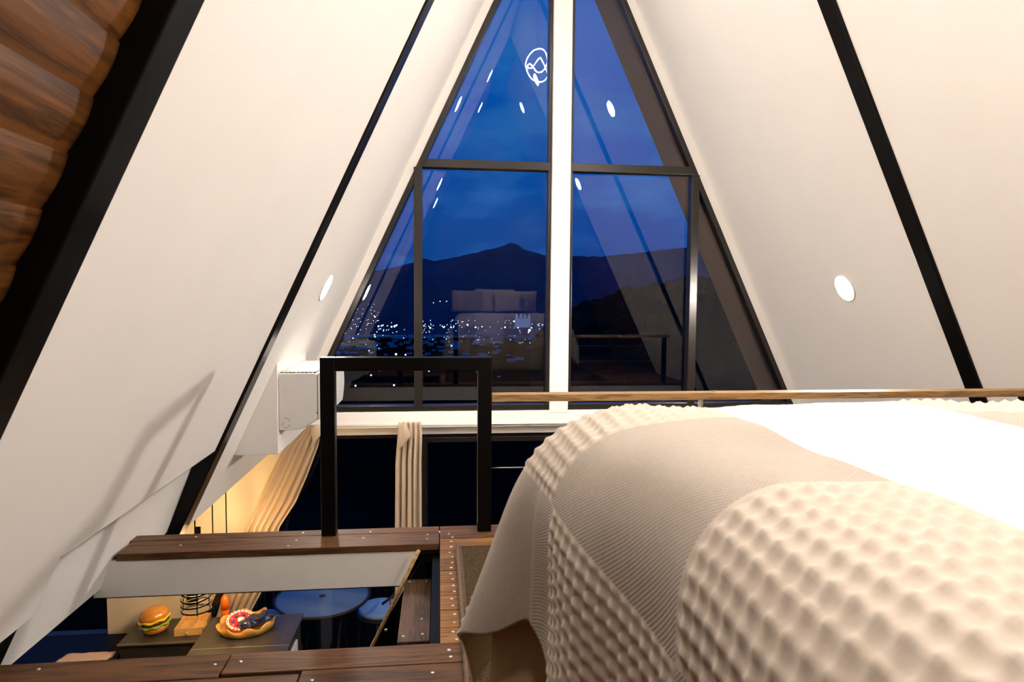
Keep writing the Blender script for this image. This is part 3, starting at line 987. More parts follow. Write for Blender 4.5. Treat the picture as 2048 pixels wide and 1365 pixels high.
def cloth_strip(xl, xr, z0, z1, yc, folds, amp, ph=0.0, nu=80, nv=90, phase_drift=0.0, topg=0.05):
    V, F = [], []
    for j in range(nv+1):
        z = z0+(z1-z0)*j/nv
        a, b = lerp_tab(xl, -z), lerp_tab(xr, -z)
        g = smooth01((z0-z)/topg)
        for i in range(nu+1):
            u = i/nu
            w = math.sin(2*math.pi*folds*u+ph+phase_drift*(z0-z)+0.5*noise.noise((u*3, z*1.5, ph)))
            w2 = math.sin(2*math.pi*folds*2.3*u+ph*2+1.3)*0.25
            A = amp*(0.45+0.55*g)*(0.75+0.5*noise.noise((u*4+ph, 0.3*z, 5)))
            x = a+(b-a)*(u+0.022*math.sin(2*math.pi*folds*2*u))
            V.append((x, yc+A*(w+w2)+0.012*noise.noise((u*5, z*2, 1.0)), z))
    for j in range(nv):
        for i in range(nu):
            q = j*(nu+1)+i
            F.append((q, q+1, q+nu+2, q+nu+1))
    return V, F

c1 = thing('curtain', (-1.6, 5.56, -1.72), 'beige linen curtain swept left beside the air conditioner', 'curtain', 'linen curtains on the rod')
g = cloth_strip([(-0.03, -1.12), (0.05, -1.19), (0.11, -1.27), (0.4, -1.42), (0.83, -1.62), (1.2, -1.74), (1.56, -1.86), (2.4, -2.16)],
                [(-0.03, -1.03), (0.02, -1.015), (0.09, -1.0), (0.15, -1.012), (0.40, -1.105), (0.62, -1.20), (0.83, -1.335), (1.31, -1.45), (1.56, -1.585), (2.4, -1.93)],
                0.035, -1.72, 5.575, 5.5, 0.036, 0.4, nu=120, topg=0.3)
o = obj('panel', g, M_CURTAIN, c1, True)
sm = o.modifiers.new('thick', 'SOLIDIFY'); sm.thickness = 0.004
# loop of cloth falling open at the top right
V, F = [], []
for j in range(25):
    v = j/24
    for i in range(17):
        a = math.pi*1.25*i/16-0.35
        r = 0.02+0.030*math.sin(math.pi*min(1, v*1.2+0.1))
        V.append((-1.035+0.035*v*(1-v)*2+r*math.cos(a)*0.9-0.05*max(0, v-0.5), 5.535-0.022*math.sin(a)*1.6, 0.03-0.17*v+0.015*math.cos(a)))
for j in range(24):
    for i in range(16):
        q = j*17+i
        F.append((q, q+1, q+18, q+17))
o = obj('heading_fold', (V, F), M_CURTAIN, c1, True)
sm = o.modifiers.new('thick', 'SOLIDIFY'); sm.thickness = 0.004

c2 = thing('curtain', (-0.26, 5.57, LOW+0.1), 'narrow beige linen curtain hanging between the guardrail posts', 'curtain', 'linen curtains on the rod')
g = cloth_strip([(-0.04, -0.345), (0.05, -0.352), (0.3, -0.372), (0.86, -0.380), (2.4, -0.385)],
                [(-0.04, -0.155), (0.05, -0.148), (0.3, -0.155), (0.86, -0.152), (2.4, -0.15)],
                0.045, LOW+0.15, 5.585, 4.5, 0.036, 2.2, nu=120, topg=0.25)
o = obj('panel', g, M_CURTAIN, c2, True)
sm = o.modifiers.new('thick', 'SOLIDIFY'); sm.thickness = 0.004
# turned-down flap at the top left of the panel
V, F = [], []
A_, B_, C_, D_ = Vector((-0.348, 5.525, 0.03)), Vector((-0.285, 5.51, 0.055)), Vector((-0.235, 5.505, -0.055)), Vector((-0.322, 5.505, -0.16))
for i in range(13):
    for j in range(13):
        u, v = i/12, j/12
        p = (A_*(1-u)+B_*u)*(1-v)+(D_*(1-u)+C_*u)*v
        p.y -= 0.020*math.sin(math.pi*u)*math.sin(math.pi*(0.2+0.8*v))+0.004*math.sin(u*9+v*4)
        V.append(p)
for i in range(12):
    for j in range(12):
        q = i*13+j
        F.append((q, q+1, q+14, q+13))
o = obj('heading_fold', (V, F), M_CURTAIN, c2, True)
sm = o.modifiers.new('thick', 'SOLIDIFY'); sm.thickness = 0.004
for k, x in enumerate((-0.335, -0.30, -0.265, -0.23, -0.195, -0.165)):
    obj('hook', tube([(x, 5.60, 0.03), (x, 5.612, 0.05), (x, 5.63, 0.035)], 0.002, 6), M_SCREW, c2, True)

# ------------------------------------------------------------------ lamps
LENSES = {}
def lens_mat(k):
    if k not in LENSES:
        LENSES[k] = mat('lamp_lens_%d' % int(k*100), (1, 1, 1), 0.5, emit=LAMP_COL, estr=LAMP_STRENGTH*k)
    return LENSES[k]

def downlight(side, y, z, lab, grp, k=1.0, r=0.088):
    nrm = Vector((-side*1.0, 0, -T)).normalized()
    c = Vector((sx(side, z, 0.002 if y > 1.45 else -0.047), y, z))
    e = thing('downlight', c, lab, 'downlight', grp)
    zax = nrm
    xax = Vector((0, 1, 0))
    yax = zax.cross(xax)
    M3 = Matrix((xax, yax, zax)).transposed()
    def place(g):
        return [c+M3@Vector(v) for v in g[0]], g[1]
    obj('trim_ring', place(lathe([(r+0.016, -0.004), (r+0.016, 0.003), (r+0.010, 0.006), (r, 0.004), (r, -0.004)], seg=40)), M_TRIM, e, True)
    obj('lens', place(lathe([(r, 0.002), (r*0.98, 0.0065), (r*0.5, 0.0075)], seg=40)), lens_mat(k), e, True)
    return e

G = 'recessed downlights on the roof slopes'
downlight(-1, 4.54, 1.168, 'glowing round downlight on the left slope above the air conditioner', G, 1.0)
downlight(1, 4.355, 1.192, 'glowing round downlight on the right slope above the handrail', G, 1.85)
downlight(-1, 4.22, 3.24, 'round downlight high on the left slope, mirrored in the upper left pane', G, 0.3)
downlight(1, 4.27, 3.24, 'round downlight high on the right slope, mirrored in the upper right pane', G, 0.5)
downlight(-1, 1.74, 2.80, 'round downlight on the left slope, mirrored just under the left transom', G, 1.1)
downlight(1, 1.74, 2.86, 'round downlight on the right slope, mirrored just under the right transom', G, 1.25)
downlight(-1, 1.85, 4.36, 'round downlight left of the ridge, mirrored near the window apex', G, 0.3)
downlight(1, 1.90, 4.32, 'round downlight right of the ridge, mirrored behind the loop lamp', G, 0.45)
downlight(-1, 0.15, 2.76, 'round downlight in the wood planks left, mirrored lowest under the left transom', G, 0.95)
downlight(1, 0.15, 2.76, 'round downlight in the wood planks right, hidden by the white post in the mirror image', G, 1.15)
downlight(-1, 0.18, 4.39, 'round downlight in the wood planks left of the ridge', G, 0.5)
downlight(1, 0.20, 4.41, 'round downlight in the wood planks right of the ridge', G, 0.5)

# loop pendant under the ridge (mirrored in the glass)
ll = thing('pendant_lamp', (XC, 4.36, 3.64), 'white knotted loop pendant lamp hanging from the ridge', 'pendant lamp')
zp = [(400, 760), (430, 900), (520, 1030), (680, 1080), (830, 1020), (900, 880), (880, 720), (800, 560), (740, 480), (680, 530), (600, 650), (520, 760), (440, 770), (420, 690), (490, 620), (570, 680), (640, 780), (730, 820), (820, 760), (870, 640), (860, 480), (800, 340), (680, 280), (540, 330), (430, 480), (385, 640)]
n = len(zp)
k_ = 0.37/800
ctrl = [Vector((XC+(x-650)*k_, 4.36+0.05*math.sin(2*math.pi*i/n*3), 3.64-(y-680)*k_)) for i, (x, y) in enumerate(zp)]
cv = []
for i in range(n):
    p0, p1, p2, p3 = ctrl[i-1], ctrl[i], ctrl[(i+1) % n], ctrl[(i+2) % n]
    for q in range(6):
        t = q/6
        cv.append(0.5*((2*p1)+(p2-p0)*t+(2*p0-5*p1+4*p2-p3)*t*t+(3*p1-p0-3*p2+p3)*t**3))
obj('light_loop', tube(cv, 0.006, 8, True), M_LOOP, ll, True)
obj('wire', tube([(XC+0.002, 4.36, 3.82), (XC, 4.36, 5.0)], 0.0022, 6), M_STEEL, ll, True)
obj('canopy', lathe([(0.05, 0), (0.05, 0.02), (0.02, 0.03)], (XC, 4.36, 4.96), 20), M_TRIM, ll, True)

# cage pendants over the kitchen worktop
def cage_lamp(x, y, z, lab):
    e = thing('cage_pendant_lamp', (x, y, z), lab, 'pendant lamp', 'cage pendants over the worktop')
    obj('wire', tube([(x, y, z+0.20), (x, y, -0.10)], 0.0045, 6), M_STEEL, e, True)
    obj('socket', lathe([(0.012, 0.22), (0.022, 0.21), (0.024, 0.16), (0.018, 0.15)], (x, y, z), 16), M_STEEL, e, True)
    obj('bulb', lathe([(0.012, 0.15), (0.026, 0.12), (0.030, 0.10), (0.022, 0.075), (0.005, 0.066)], (x, y, z), 16), M_BULB, e, True)
    for k in range(4):
        zz = z+0.085-0.045*k
        pts = [(x+0.092*math.cos(a*math.pi/16), y+0.092*math.sin(a*math.pi/16), zz+0.008*math.sin(a*math.pi/16+k)) for a in range(32)]
        obj('cage_ring', tube(pts, 0.0060, 6, True), M_CAGE, e, True)
    for k in range(3):
        a = 2*math.pi*k/3+0.9
        obj('cage_strut', tube([(x+0.02*math.cos(a), y+0.02*math.sin(a), z+0.20), (x+0.08*math.cos(a), y+0.08*math.sin(a), z+0.105), (x+0.092*math.cos(a), y+0.092*math.sin(a), z+0.08), (x+0.092*math.cos(a), y+0.092*math.sin(a), z-0.055)], 0.004, 6), M_CAGE, e, True)
cage_lamp(-1.63, 4.50, -0.965, 'black wire cage pendant lamp glowing below the white beam')
cage_lamp(-1.63, 4.84, -0.965, 'black wire cage pendant, middle of the row of three wires')
cage_lamp(-1.63, 5.14, -0.965, 'black wire cage pendant, nearest the linen curtain')

# ------------------------------------------------------------------ kitchen worktops and things on them
Z1, Z2 = -1.65, -1.54
kc = thing('kitchen_cabinet', (-2.2, 5.5, LOW), 'dark cabinet under the burger jar along the cream wall', 'cabinet')
obj('carcass', box(-2.52, -1.91, 5.33, 5.70, LOW, Z1-0.03), M_STONE, kc)
wt = thing('worktop', (-2.2, 5.5, Z1-0.03), 'dark stone worktop against the cream wall', 'worktop')
obj('slab', box(-2.53, -1.90, 5.315, 5.715, Z1-0.03, Z1), M_STONE, wt, bevel=0.002)
obj('edge_trim', box(-2.53, -1.90, 5.305, 5.315, Z1-0.012, Z1+0.001), M_STONEE, wt)
kp = thing('kitchen_peninsula', (-1.5, 5.0, LOW), 'dark kitchen peninsula with a white side panel', 'cabinet')
obj('carcass', box(-1.84, -1.15, 4.55, 5.44, LOW, Z2-0.03), M_STONE, kp)
obj('side_panel', box(-1.15, -1.138, 4.62, 5.28, LOW, Z2-0.12), M_WHITE, kp)
pw = thing('worktop', (-1.5, 5.0, Z2-0.03), 'dark stone peninsula top with pale joint lines', 'worktop')
obj('slab', box(-1.852, -1.13, 4.975, 5.475, Z2-0.03, Z2), M_STONE, pw, bevel=0.002)
obj('slab', box(-1.852, -1.13, 4.50, 4.969, Z2-0.03, Z2), M_STONE, pw, bevel=0.002)
obj('joint', box(-1.852, -1.13, 4.969, 4.975, Z2-0.03, Z2-0.0005), M_STONEE, pw)
lc = thing('side_counter', (-3.1, 5.1, LOW), 'low glossy navy counter under the kitchen side window', 'counter')
obj('carcass', box(-3.70, -2.56, 4.60, 5.68, LOW, -1.79), M_NAVY, lc)
obj('top', box(-3.74, -2.54, 4.55, 5.715, -1.79, -1.76), M_NAVY, lc, bevel=0.003)

# folded cloth on the navy counter
fc = thing('folded_cloth', (-2.83, 5.27, -1.76), 'folded beige cloth on the navy counter by the side window', 'cloth')
for k in range(3):
    V, F = [], []
    nx_, ny_ = 24, 16
    for i in range(nx_+1):
        for j in range(ny_+1):
            u, v = i/nx_, j/ny_
            x = -2.985+0.36*u+0.012*noise.noise((v*4, k, 0))+(0.05*v if u < .5 else 0.05*v)
            y = 5.165+0.20*v+0.010*noise.noise((u*5, k, 3))
            z = -1.757+0.009*k+0.004*noise.noise((u*5, v*5, k*3))+0.002
            V.append((x+0.004*k, y+0.003*k, z))
    for i in range(nx_):
        for j in range(ny_):
            q = i*(ny_+1)+j
            F.append((q, q+1, q+ny_+2, q+ny_+1))
    o = obj('fold', (V, F), M_CLOTH, fc, True)
    sm = o.modifiers.new('thick', 'SOLIDIFY'); sm.thickness = 0.007; sm.offset = 0

# burger jar
bc = Vector((-2.31, 5.50, Z1+0.002))
bj = thing('burger_jar', bc, 'glossy ceramic jar shaped like a cheeseburger on the worktop', 'jar')
Rb = Matrix.Rotation(math.radians(-7), 3, 'Y')
def bpart(nm, prof, m, wob=None, seg=48):
    g = rot_about(lathe(prof, bc, seg, wob), bc, Rb)
    obj(nm, g, m, bj, True)
bpart('bottom_bun', [(0.06, 0.006), (0.088, 0.012), (0.100, 0.035), (0.103, 0.062)], M_BUN)
bpart('lettuce', [(0.085, 0.060), (0.112, 0.062), (0.119, 0.072), (0.110, 0.079), (0.085, 0.08)], M_LETTUCE, lambda t, i: ((0.006*math.sin(9*t), 0.006*math.sin(9*t+1)) if 0 < i < 4 else (0, 0)))
bpart('patty', [(0.085, 0.076), (0.105, 0.080), (0.109, 0.095), (0.104, 0.110), (0.085, 0.112)], M_PATTY)
bpart('cheese', [(0.085, 0.110), (0.116, 0.107), (0.124, 0.114), (0.114, 0.124), (0.085, 0.122)], M_CHEESE, lambda t, i: ((0.004*math.sin(7*t), 0.006*math.sin(7*t+2)) if 0 < i < 4 else (0, 0)))
bpart('top_bun', [(0.095, 0.120), (0.110, 0.126), (0.113, 0.142), (0.104, 0.165), (0.084, 0.186), (0.052, 0.200), (0.015, 0.206)], M_BUN)

# bamboo box with divider
bb = thing('bamboo_box', (-2.03, 5.52, Z1), 'small open bamboo box with a divider and knob', 'box')
x0, x1, y0, y1, hh, tt = -2.14, -1.925, 5.40, 5.66, 0.062, 0.010
Rz = Matrix.Rotation(math.radians(3), 3, 'Z')
cc = (-2.03, 5.52, Z1)
def bbx(nm, g):
    obj(nm, rot_about(g, cc, Rz), M_BAMBOO, bb, bevel=0.0015)
bbx('bottom', box(x0+tt, x1-tt, y0+tt, y1-tt, Z1+0.001, Z1+0.012))
bbx('front_wall', box(x0, x1, y0, y0+tt, Z1+0.001, Z1+hh))
bbx('back_wall', box(x0, x1, y1-tt, y1, Z1+0.001, Z1+hh))
bbx('side_wall', box(x0, x0+tt, y0+tt, y1-tt, Z1+0.001, Z1+hh))
bbx('side_wall', prism([(y0+tt, Z1+0.001), (y1-tt, Z1+0.001), (y1-tt, Z1+hh), (y0+0.13, Z1+hh), (y0+0.115, Z1+0.03), (y0+0.05, Z1+0.03), (y0+tt, Z1+hh)], 'X', x1-tt, x1))
bbx('divider', box((x0+x1)/2-0.006, (x0+x1)/2+0.006, y0+tt, y1-tt, Z1+0.012, Z1+hh-0.004))
obj('knob', tube([((x0+x1)/2, y0+0.002, Z1+0.026), ((x0+x1)/2, y0-0.018, Z1+0.026)], [0.007, 0.011], 12), M_BAMBOO, bb, True)

# scalloped wooden tray
tc_ = Vector((-1.52, 5.25, Z2+0.001))
ty = thing('scalloped_tray', tc_, 'yellow wooden tray with a wavy rim on the peninsula', 'tray')
def tw(t, i):
    k = {0: 0, 1: 0, 2: .5, 3: 1, 4: 1, 5: .5, 6: 0, 7: 0}[i]
    e = 1.0
    return (0.016*k*math.sin(8*t), 0.017*k*math.sin(8*t+1.2))
prof = [(0.155, 0.0), (0.190, 0.008), (0.200, 0.035), (0.208, 0.068), (0.196, 0.070), (0.186, 0.036), (0.175, 0.014), (0.05, 0.012)]
g = lathe(prof, (0, 0, 0), 72, tw)
Vt = [Vector((v[0]*1.04, v[1]*0.90, v[2])) for v in g[0]]
Vt = [tc_+Matrix.Rotation(0.3, 3, 'Z')@v for v in Vt]
obj('bowl', (Vt, g[1]), M_TRAYW, ty, True)

# red, white and blue round game
gc = Vector((-1.575, 5.275, Z2+0.06))
Rg = Matrix.Rotation(math.radians(16), 3, 'X') @ Matrix.Rotation(math.radians(10), 3, 'Y')
gm = thing('round_game', gc, 'red round game disc with blue spots and white number tiles in the tray', 'toy')
def gp(nm, g, m):
    obj(nm, ([gc+Rg@Vector(v) for v in g[0]], g[1]), m, gm, False)
gp('disc', lathe([(0.096, -0.03), (0.108, -0.02), (0.108, 0.0)], seg=40), M_RED)
gp('hub', lathe([(0.026, 0.0), (0.026, 0.012), (0.016, 0.016)], seg=24), M_CARD)
for k in range(22):
    a = 2*math.pi*k/22
    Mz = Matrix.Rotation(a, 3, 'Z')
    q = box(0.089, 0.110, -0.0105, 0.0105, -0.001, 0.006)
    gp('number_tile', ([Mz@Vector(v) for v in q[0]], q[1]), M_CARD)
    if k % 2 == 0:
        q = box(0.096, 0.1035, -0.0035, 0.0035, 0.0062, 0.0068)
        gp('tile_print', ([Mz@Vector(v) for v in q[0]], q[1]), M_BLUE)
for k in range(6):
    a = 2*math.pi*k/6+0.4
    gp('blue_spot', lathe([(0.014, 0.0005), (0.013, 0.003)], (0.056*math.cos(a), 0.056*math.sin(a), 0), 14), M_BLUE)
    a += math.pi/6
    gp('white_spot', lathe([(0.006, 0.0005), (0.005, 0.003)], (0.072*math.cos(a), 0.072*math.sin(a), 0), 10), M_CARD)

# crumpled navy bag
V, F = [], []
bgc = Vector((-1.445, 5.235, Z2+0.056))
nu, nv = 28, 16
for i in range(nu+1):
    for j in range(nv):
        u = i/nu; a = 2*math.pi*j/nv
        L_ = -0.13+0.30*u
        rr = 0.055*math.sin(math.pi*min(1, 0.10+0.86*u))**0.6
        nn = noise.noise((u*5, math.cos(a)*1.4, math.sin(a)*1.4))
        rr *= 1+0.55*nn
        p = Vector((L_, rr*math.cos(a)*1.25, rr*math.sin(a)*0.70*(1-0.75*max(0, u-0.72)/0.28)))
        p = Matrix.Rotation(0.55, 3, 'Z')@p
        V.append(bgc+p+Vector((0, 0, 0.012+0.025*u)))
for i in range(nu):
    for j in range(nv):
        j2 = (j+1) % nv
        F.append((i*nv+j, i*nv+j2, (i+1)*nv+j2, (i+1)*nv+j))
F.append(tuple(range(nv-1, -1, -1))); F.append(tuple(nu*nv+j for j in range(nv)))
tag(obj('foil_bag', (V, F), M_BAG), 'crumpled shiny navy bag lying in the wooden tray', 'bag')

# orange bottle
ob = Vector((-1.735, 5.40, Z2))
bt = thing('orange_bottle', ob, 'orange bottle with a rounded cap behind the tray', 'bottle')
obj('body', lathe([(0.028, 0.0), (0.033, 0.006), (0.033, 0.10), (0.031, 0.105)], ob, 28), M_ORANGE, bt, True)
obj('cap', lathe([(0.034, 0.103), (0.034, 0.16), (0.031, 0.185), (0.022, 0.205), (0.010, 0.214), (0.003, 0.216)], ob, 28), M_ORANGE, bt, True)

# outlets on the cream wall
for (x, z, w, h, lab) in ((-2.10, -1.48, 0.095, 0.115, 'black socket plate on the cream wall behind the cage lamp'), (-2.045, -0.885, 0.045, 0.06, 'small black switch high on the cream wall')):
    e = thing('wall_outlet', (x, 5.72, z), lab, 'outlet')
    obj('plate', box(x-w/2, x+w/2, 5.706, 5.72, z-h/2, z+h/2), M_STEEL, e, bevel=0.003)
    obj('socket', lathe([(w*0.22, 0), (w*0.20, 0.004)], (0, 0, 0), 16), M_RAFTER, e)
    s = e.children[-1]
    s.rotation_euler = (math.pi/2, 0, 0)
    s.location = (0, -0.014, 0)

# ------------------------------------------------------------------ outside: deck, table, chairs
tag(obj('patio_deck', box(-6, 8, 5.85, 9.5, LOW-0.2, LOW-0.08), mat('deck_boards', (0.004, 0.004, 0.0045), 0.8, spec=0.0)), 'dark patio deck outside the lower glazing', kind='structure')
DK = LOW-0.08
tb = thing('patio_table', (-1.13, 6.32, DK), 'round pale patio table outside the lower glazing', 'table')
TZ = -1.80
obj('top', lathe([(0.40, -0.012), (0.44, -0.010), (0.44, 0.0), (0.42, 0.003)], (-1.13, 6.36, TZ), 56), M_TABLE, tb, True)
obj('rim', tube([(-1.13+0.445*math.cos(a*math.pi/32), 6.36+0.445*math.sin(a*math.pi/32), TZ-0.006) for a in range(64)], 0.014, 8, True), M_RATTAN, tb, True)
obj('umbrella_hole', lathe([(0.03, 0.0), (0.034, 0.006), (0.022, 0.007)], (-1.13, 6.36, TZ), 20), M_RATTAN, tb, True)
for k in range(4):
    a = math.pi/4+k*math.pi/2
    obj('leg', tube([(-1.13+0.30*math.cos(a), 6.36+0.30*math.sin(a), TZ-0.01), (-1.13+0.24*math.cos(a), 6.36+0.24*math.sin(a), (TZ+DK)/2), (-1.13+0.33*math.cos(a), 6.36+0.33*math.sin(a), DK)], 0.014, 8), M_RATTAN, tb, True)

def patio_chair(cx, cy, rz, lab):
    e = thing('patio_chair', (cx, cy, DK), lab, 'chair', 'patio chairs round the table')
    M3 = Matrix.Rotation(rz, 3, 'Z')
    def P(x, y, z):
        v = M3@Vector((x, y, 0))
        return (cx+v.x, cy+v.y, DK+z)
    def cyl(prof):
        return lathe(prof, (cx, cy, DK), 32)
    obj('seat', cyl([(0.20, 0.42), (0.235, 0.425), (0.235, 0.445), (0.2, 0.45)]), M_RATTAN, e, True)
    obj('cushion', cyl([(0.19, 0.45), (0.22, 0.46), (0.222, 0.485), (0.20, 0.505), (0.05, 0.51)]), M_CUSHION, e, True)
    arcp = [P(0.25*math.cos(t), 0.25*math.sin(t), 0.80-0.16*abs(t/2.1)**2) for t in [(-2.1+4.2*i/24) for i in range(25)]]
    obj('back_rim', tube(arcp, 0.014, 8), M_RATTAN, e, True)
    for i in range(2, 23, 2):
        t = -2.1+4.2*i/24
        obj('back_slat', tube([P(0.235*math.cos(t), 0.235*math.sin(t), 0.44), P(0.25*math.cos(t), 0.25*math.sin(t), 0.80-0.16*abs(t/2.1)**2)], 0.006, 6), M_RATTAN, e, True)
    for a in (0.8, 2.3, -0.8, -2.3):
        obj('leg', tube([P(0.20*math.cos(a), 0.20*math.sin(a), 0.43), P(0.24*math.cos(a), 0.24*math.sin(a), 0.0)], 0.013, 8), M_RATTAN, e, True)
patio_chair(-0.62, 6.78, 0.7, 'dark rattan patio chair with pale cushion right of the table')
patio_chair(-1.75, 6.62, 2.5, 'dark rattan patio chair with pale cushion left of the table')

# ------------------------------------------------------------------ landscape
def ray_dir(px, py):
    v = _r2*((px-1024)/FPX)-_u2*((py-682.5)/FPX)+_f
    return v
def az_el(px, py):
    d = ray_dir(px, py)
    return math.atan2(d.x, d.y), math.atan2(d.z, math.hypot(d.x, d.y))

def ridge_profile(pts):
    t = sorted(az_el(x, y) for x, y in pts)
    return t

ridge = ridge_profile([(300, 570), (500, 578), (650, 560), (700, 552), (760, 541), (800, 533), (830, 526), (850, 520), (870, 526), (900, 520), (950, 508), (985, 500), (1005, 493), (1020, 487), (1035, 490), (1050, 501), (1080, 508), (1090, 513), (1130, 513), (1200, 515), (1280, 508), (1340, 500), (1370, 496), (1400, 500), (1425, 512), (1450, 524), (1500, 535), (1700, 530), (2300, 520)])
RD = 3200.0
V, F = [], []
NA, NR = 260, 26
a0, a1 = ridge[0][0], ridge[-1][0]
for i in range(NA+1):
    az = a0+(a1-a0)*i/NA
    el = lerp_tab(ridge, az)
    for j in range(NR+1):
        u = j/NR
        r = 2300+ (RD-2300)*min(1, u/0.75)+(0 if u <= 0.75 else (u-0.75)/0.25*900)
        top = CAM_Z+math.tan(el)*RD
        prof_ = smooth01(u/0.75) if u <= 0.75 else 1-0.75*smooth01((u-0.75)/0.25)
        x, y = r*math.sin(az), r*math.cos(az)
        z = -125+(top+125)*prof_
        env = prof_ if u < 0.75 else prof_
        spur = 70*noise.noise((az*9, r*0.0018, 0))*math.sin(math.pi*min(1, u/0.75))
        z += spur+ (6*noise.noise((az*170, r*0.01, 1))+3*noise.noise((az*420, r*0.03, 2)))*env
        V.append((x, y, z))
for i in range(NA):
    for j in range(NR):
        q = i*(NR+1)+j
        F.append((q, q+1, q+NR+2, q+NR+1))
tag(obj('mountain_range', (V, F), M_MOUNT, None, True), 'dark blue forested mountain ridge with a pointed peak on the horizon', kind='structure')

# valley floor
V, F = [], []
NA, NR = 60, 40
for i in range(NA+1):
    az = -1.0+2.2*i/NA
    for j in range(NR+1):
        r = 14*(4200/14)**(j/NR)
        z = -6-119*smooth01(math.log(r/14)/math.log(700/14))
        z += 3*noise.noise((r*math.sin(az)*0.004, r*math.cos(az)*0.004, 0))*min(1, r/500)
        V.append((r*math.sin(az), r*math.cos(az), z))
for i in range(NA):
    for j in range(NR):
        q = i*(NR+1)+j
        F.append((q, q+1, q+NR+2, q+NR+1))
tag(obj('valley_ground', (V, F), M_GROUND, None, True), 'dark valley floor below the house', kind='structure')

# wooded hillside on the right, near the house
hillp = ridge_profile([(1060, 690), (1100, 640), (1145, 606), (1180, 594), (1210, 588), (1240, 576), (1270, 574), (1300, 562), (1340, 558), (1380, 552), (1420, 548), (1440, 540), (1470, 534), (1520, 538), (1580, 520), (1700, 500), (2300, 470)])
V, F = [], []
NA, NR = 300, 40
a0, a1 = hillp[0][0], hillp[-1][0]
HD = 170.0
for i in range(NA+1):
    az = a0+(a1-a0)*i/NA
    el = lerp_tab(hillp, az)
    top = CAM_Z+math.tan(el)*HD
    for j in range(NR+1):
        u = j/NR
        r = 30+(HD-30)*min(1, u/0.8)+(0 if u < 0.8 else (u-0.8)/0.2*60)
        prof_ = (u/0.8)**1.4 if u <= 0.8 else 1-0.8*((u-0.8)/0.2)
        x, y = r*math.sin(az), r*math.cos(az)
        z = -16+(top+16)*prof_
        k = 0.3+0.7*min(1, u/0.8)
        z += k*(1.6*abs(noise.noise((x*0.18, y*0.18, 4)))*2+0.9*noise.noise((x*0.5, y*0.5, 7))-1.2)
        V.append((x, y, z))
for i in range(NA):
    for j in range(NR):
        q = i*(NR+1)+j
        F.append((q, q+1, q+NR+2, q+NR+1))
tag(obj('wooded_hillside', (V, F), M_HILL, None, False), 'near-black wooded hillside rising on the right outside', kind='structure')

# town: tiny houses and lights nobody could count
rng = random.Random(11)
gs = []
def ground_z(r):
    return -6-119*smooth01(math.log(r/14)/math.log(700/14))
for k in range(520):
    px = rng.uniform(560, 1135)
    py = 640+abs(rng.gauss(0, 1))*38
    if py > 830: continue
    if rng.random() < 0.35 and px > 900: px = rng.uniform(620, 1000)
    az, el = az_el(px, py)
    if el >= -0.015: continue
    r = min(2300, 126/math.tan(-el))
    x, y = r*math.sin(az), r*math.cos(az)
    s = rng.uniform(2.5, 6)*(0.6+r/2500)
    z = ground_z(r)
    gs.append(box(x-s*rng.uniform(0.6, 1.8), x+s*rng.uniform(0.6, 1.8), y-s, y+s, z-3, z+s*rng.uniform(0.5, 1.0)))
tag(obj('town_houses', join(*gs), M_HOUSE), 'distant town houses spread over the valley at dusk', 'houses', kind='stuff')
gs = []
def ico(x, y, z, s):
    V = [(x+s, y, z), (x-s, y, z), (x, y+s, z), (x, y-s, z), (x, y, z+s), (x, y, z-s)]
    F = [(0, 2, 4), (2, 1, 4), (1, 3, 4), (3, 0, 4), (2, 0, 5), (1, 2, 5), (3, 1, 5), (0, 3, 5)]
    return V, F
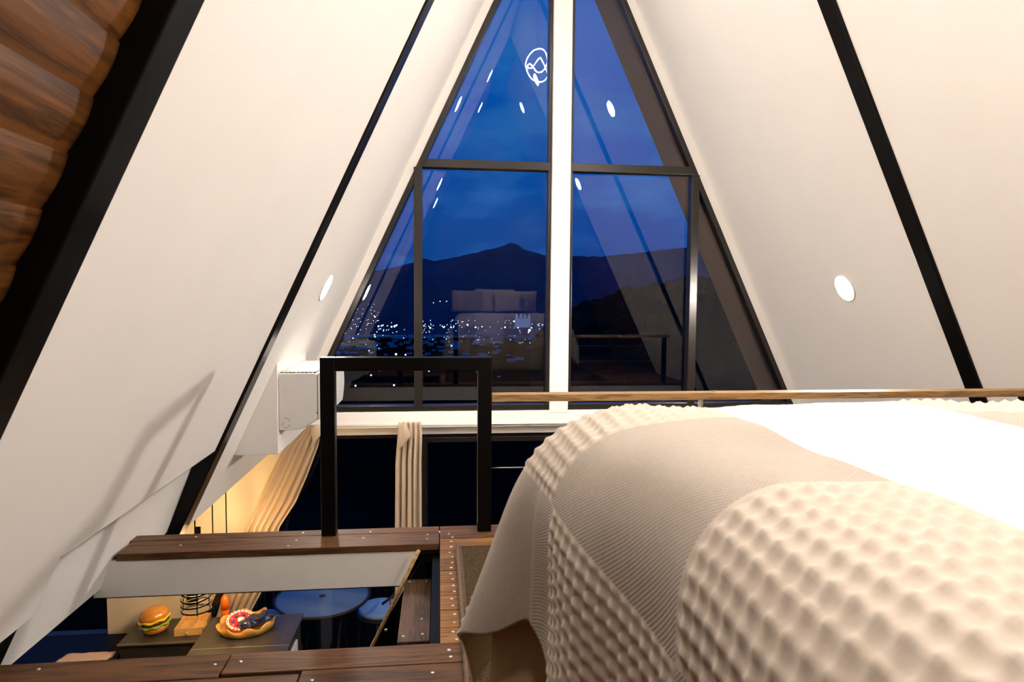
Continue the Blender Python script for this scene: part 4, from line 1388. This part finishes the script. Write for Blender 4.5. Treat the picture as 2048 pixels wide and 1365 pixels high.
spots = [(757, 653, 2.0), (763, 652, 1.6), (766, 651, 1.2), (783, 654, 2.0), (789, 653, 2.6), (793, 651, 2.2), (775, 652, 1.2), (758, 659, 1.2), (767, 662, 1.3), (749, 670, 1.4), (750, 674, 1.5), (834, 654, 1.2), (848, 652, 1.5), (860, 656, 1.4), (885, 653, 1.3), (889, 654, 1.4), (902, 655, 1.6), (907, 655, 1.2), (935, 650, 2.0), (951, 655, 1.7), (964, 654, 1.4), (1010, 655, 1.8), (1028, 643, 1.9), (1052, 642, 1.8), (1041, 648, 1.3), (1059, 661, 3.2), (1057, 665, 1.5), (1063, 656, 1.4), (1036, 656, 1.6), (956, 681, 1.4), (959, 682, 1.6), (903, 692, 1.7), (792, 709, 2.8), (811, 710, 2.0), (738, 702, 1.4), (706, 677, 1.3), (711, 772, 2.0), (788, 771, 2.2), (742, 751, 1.6), (759, 742, 1.2), (858, 743, 1.4), (880, 603, 1.1), (893, 603, 1.1), (867, 606, 1.0), (750, 634, 1.5), (748, 632, 1.0), (685, 665, 1.2), (699, 638, 1.2), (1085, 650, 1.4), (1078, 652, 1.2), (1078, 648, 1.1)]
for k in range(150):
    spots.append((rng.uniform(640, 1100), 640+abs(rng.gauss(0, 1))*28, rng.uniform(0.45, 0.9)))
for k in range(40):
    spots.append((rng.uniform(660, 760), rng.uniform(605, 660), rng.uniform(0.4, 0.8)))
for px, py, s in spots:
    az, el = az_el(px, py)
    r = min(2280.0, 122/math.tan(-el)) if el < -0.01 else 2280.0
    d = ray_dir(px, py)
    k = r/math.hypot(d.x, d.y)
    gs.append(ico(d.x*k, d.y*k, CAM_Z+d.z*k, s*0.75*r/FPX))
tag(obj('town_lights', join(*gs), M_CLIGHT), 'scattered pin-prick town lights across the valley', 'lights', kind='stuff')

# floodlit church with four small towers
az, el = az_el(1045, 650)
r = 2100.0
x, y = r*math.sin(az), r*math.cos(az)
zb = CAM_Z+math.tan(el)*r
ch = thing('church', (x, y, zb-8), 'pale floodlit church with four small towers in the town', 'church')
obj('nave', box(x-24, x+24, y-8, y+8, zb-8, zb+20), M_CHURCH, ch)
for k in range(4):
    tx = x-20+13.3*k
    obj('tower', join(box(tx-3.2, tx+3.2, y-12, y-6, zb-8, zb+28), ([(tx-3.2, y-12, zb+28), (tx+3.2, y-12, zb+28), (tx+3.2, y-6, zb+28), (tx-3.2, y-6, zb+28), (tx, y-9, zb+37)], [(0, 1, 4), (1, 2, 4), (2, 3, 4), (3, 0, 4)])), M_CHURCH, ch)
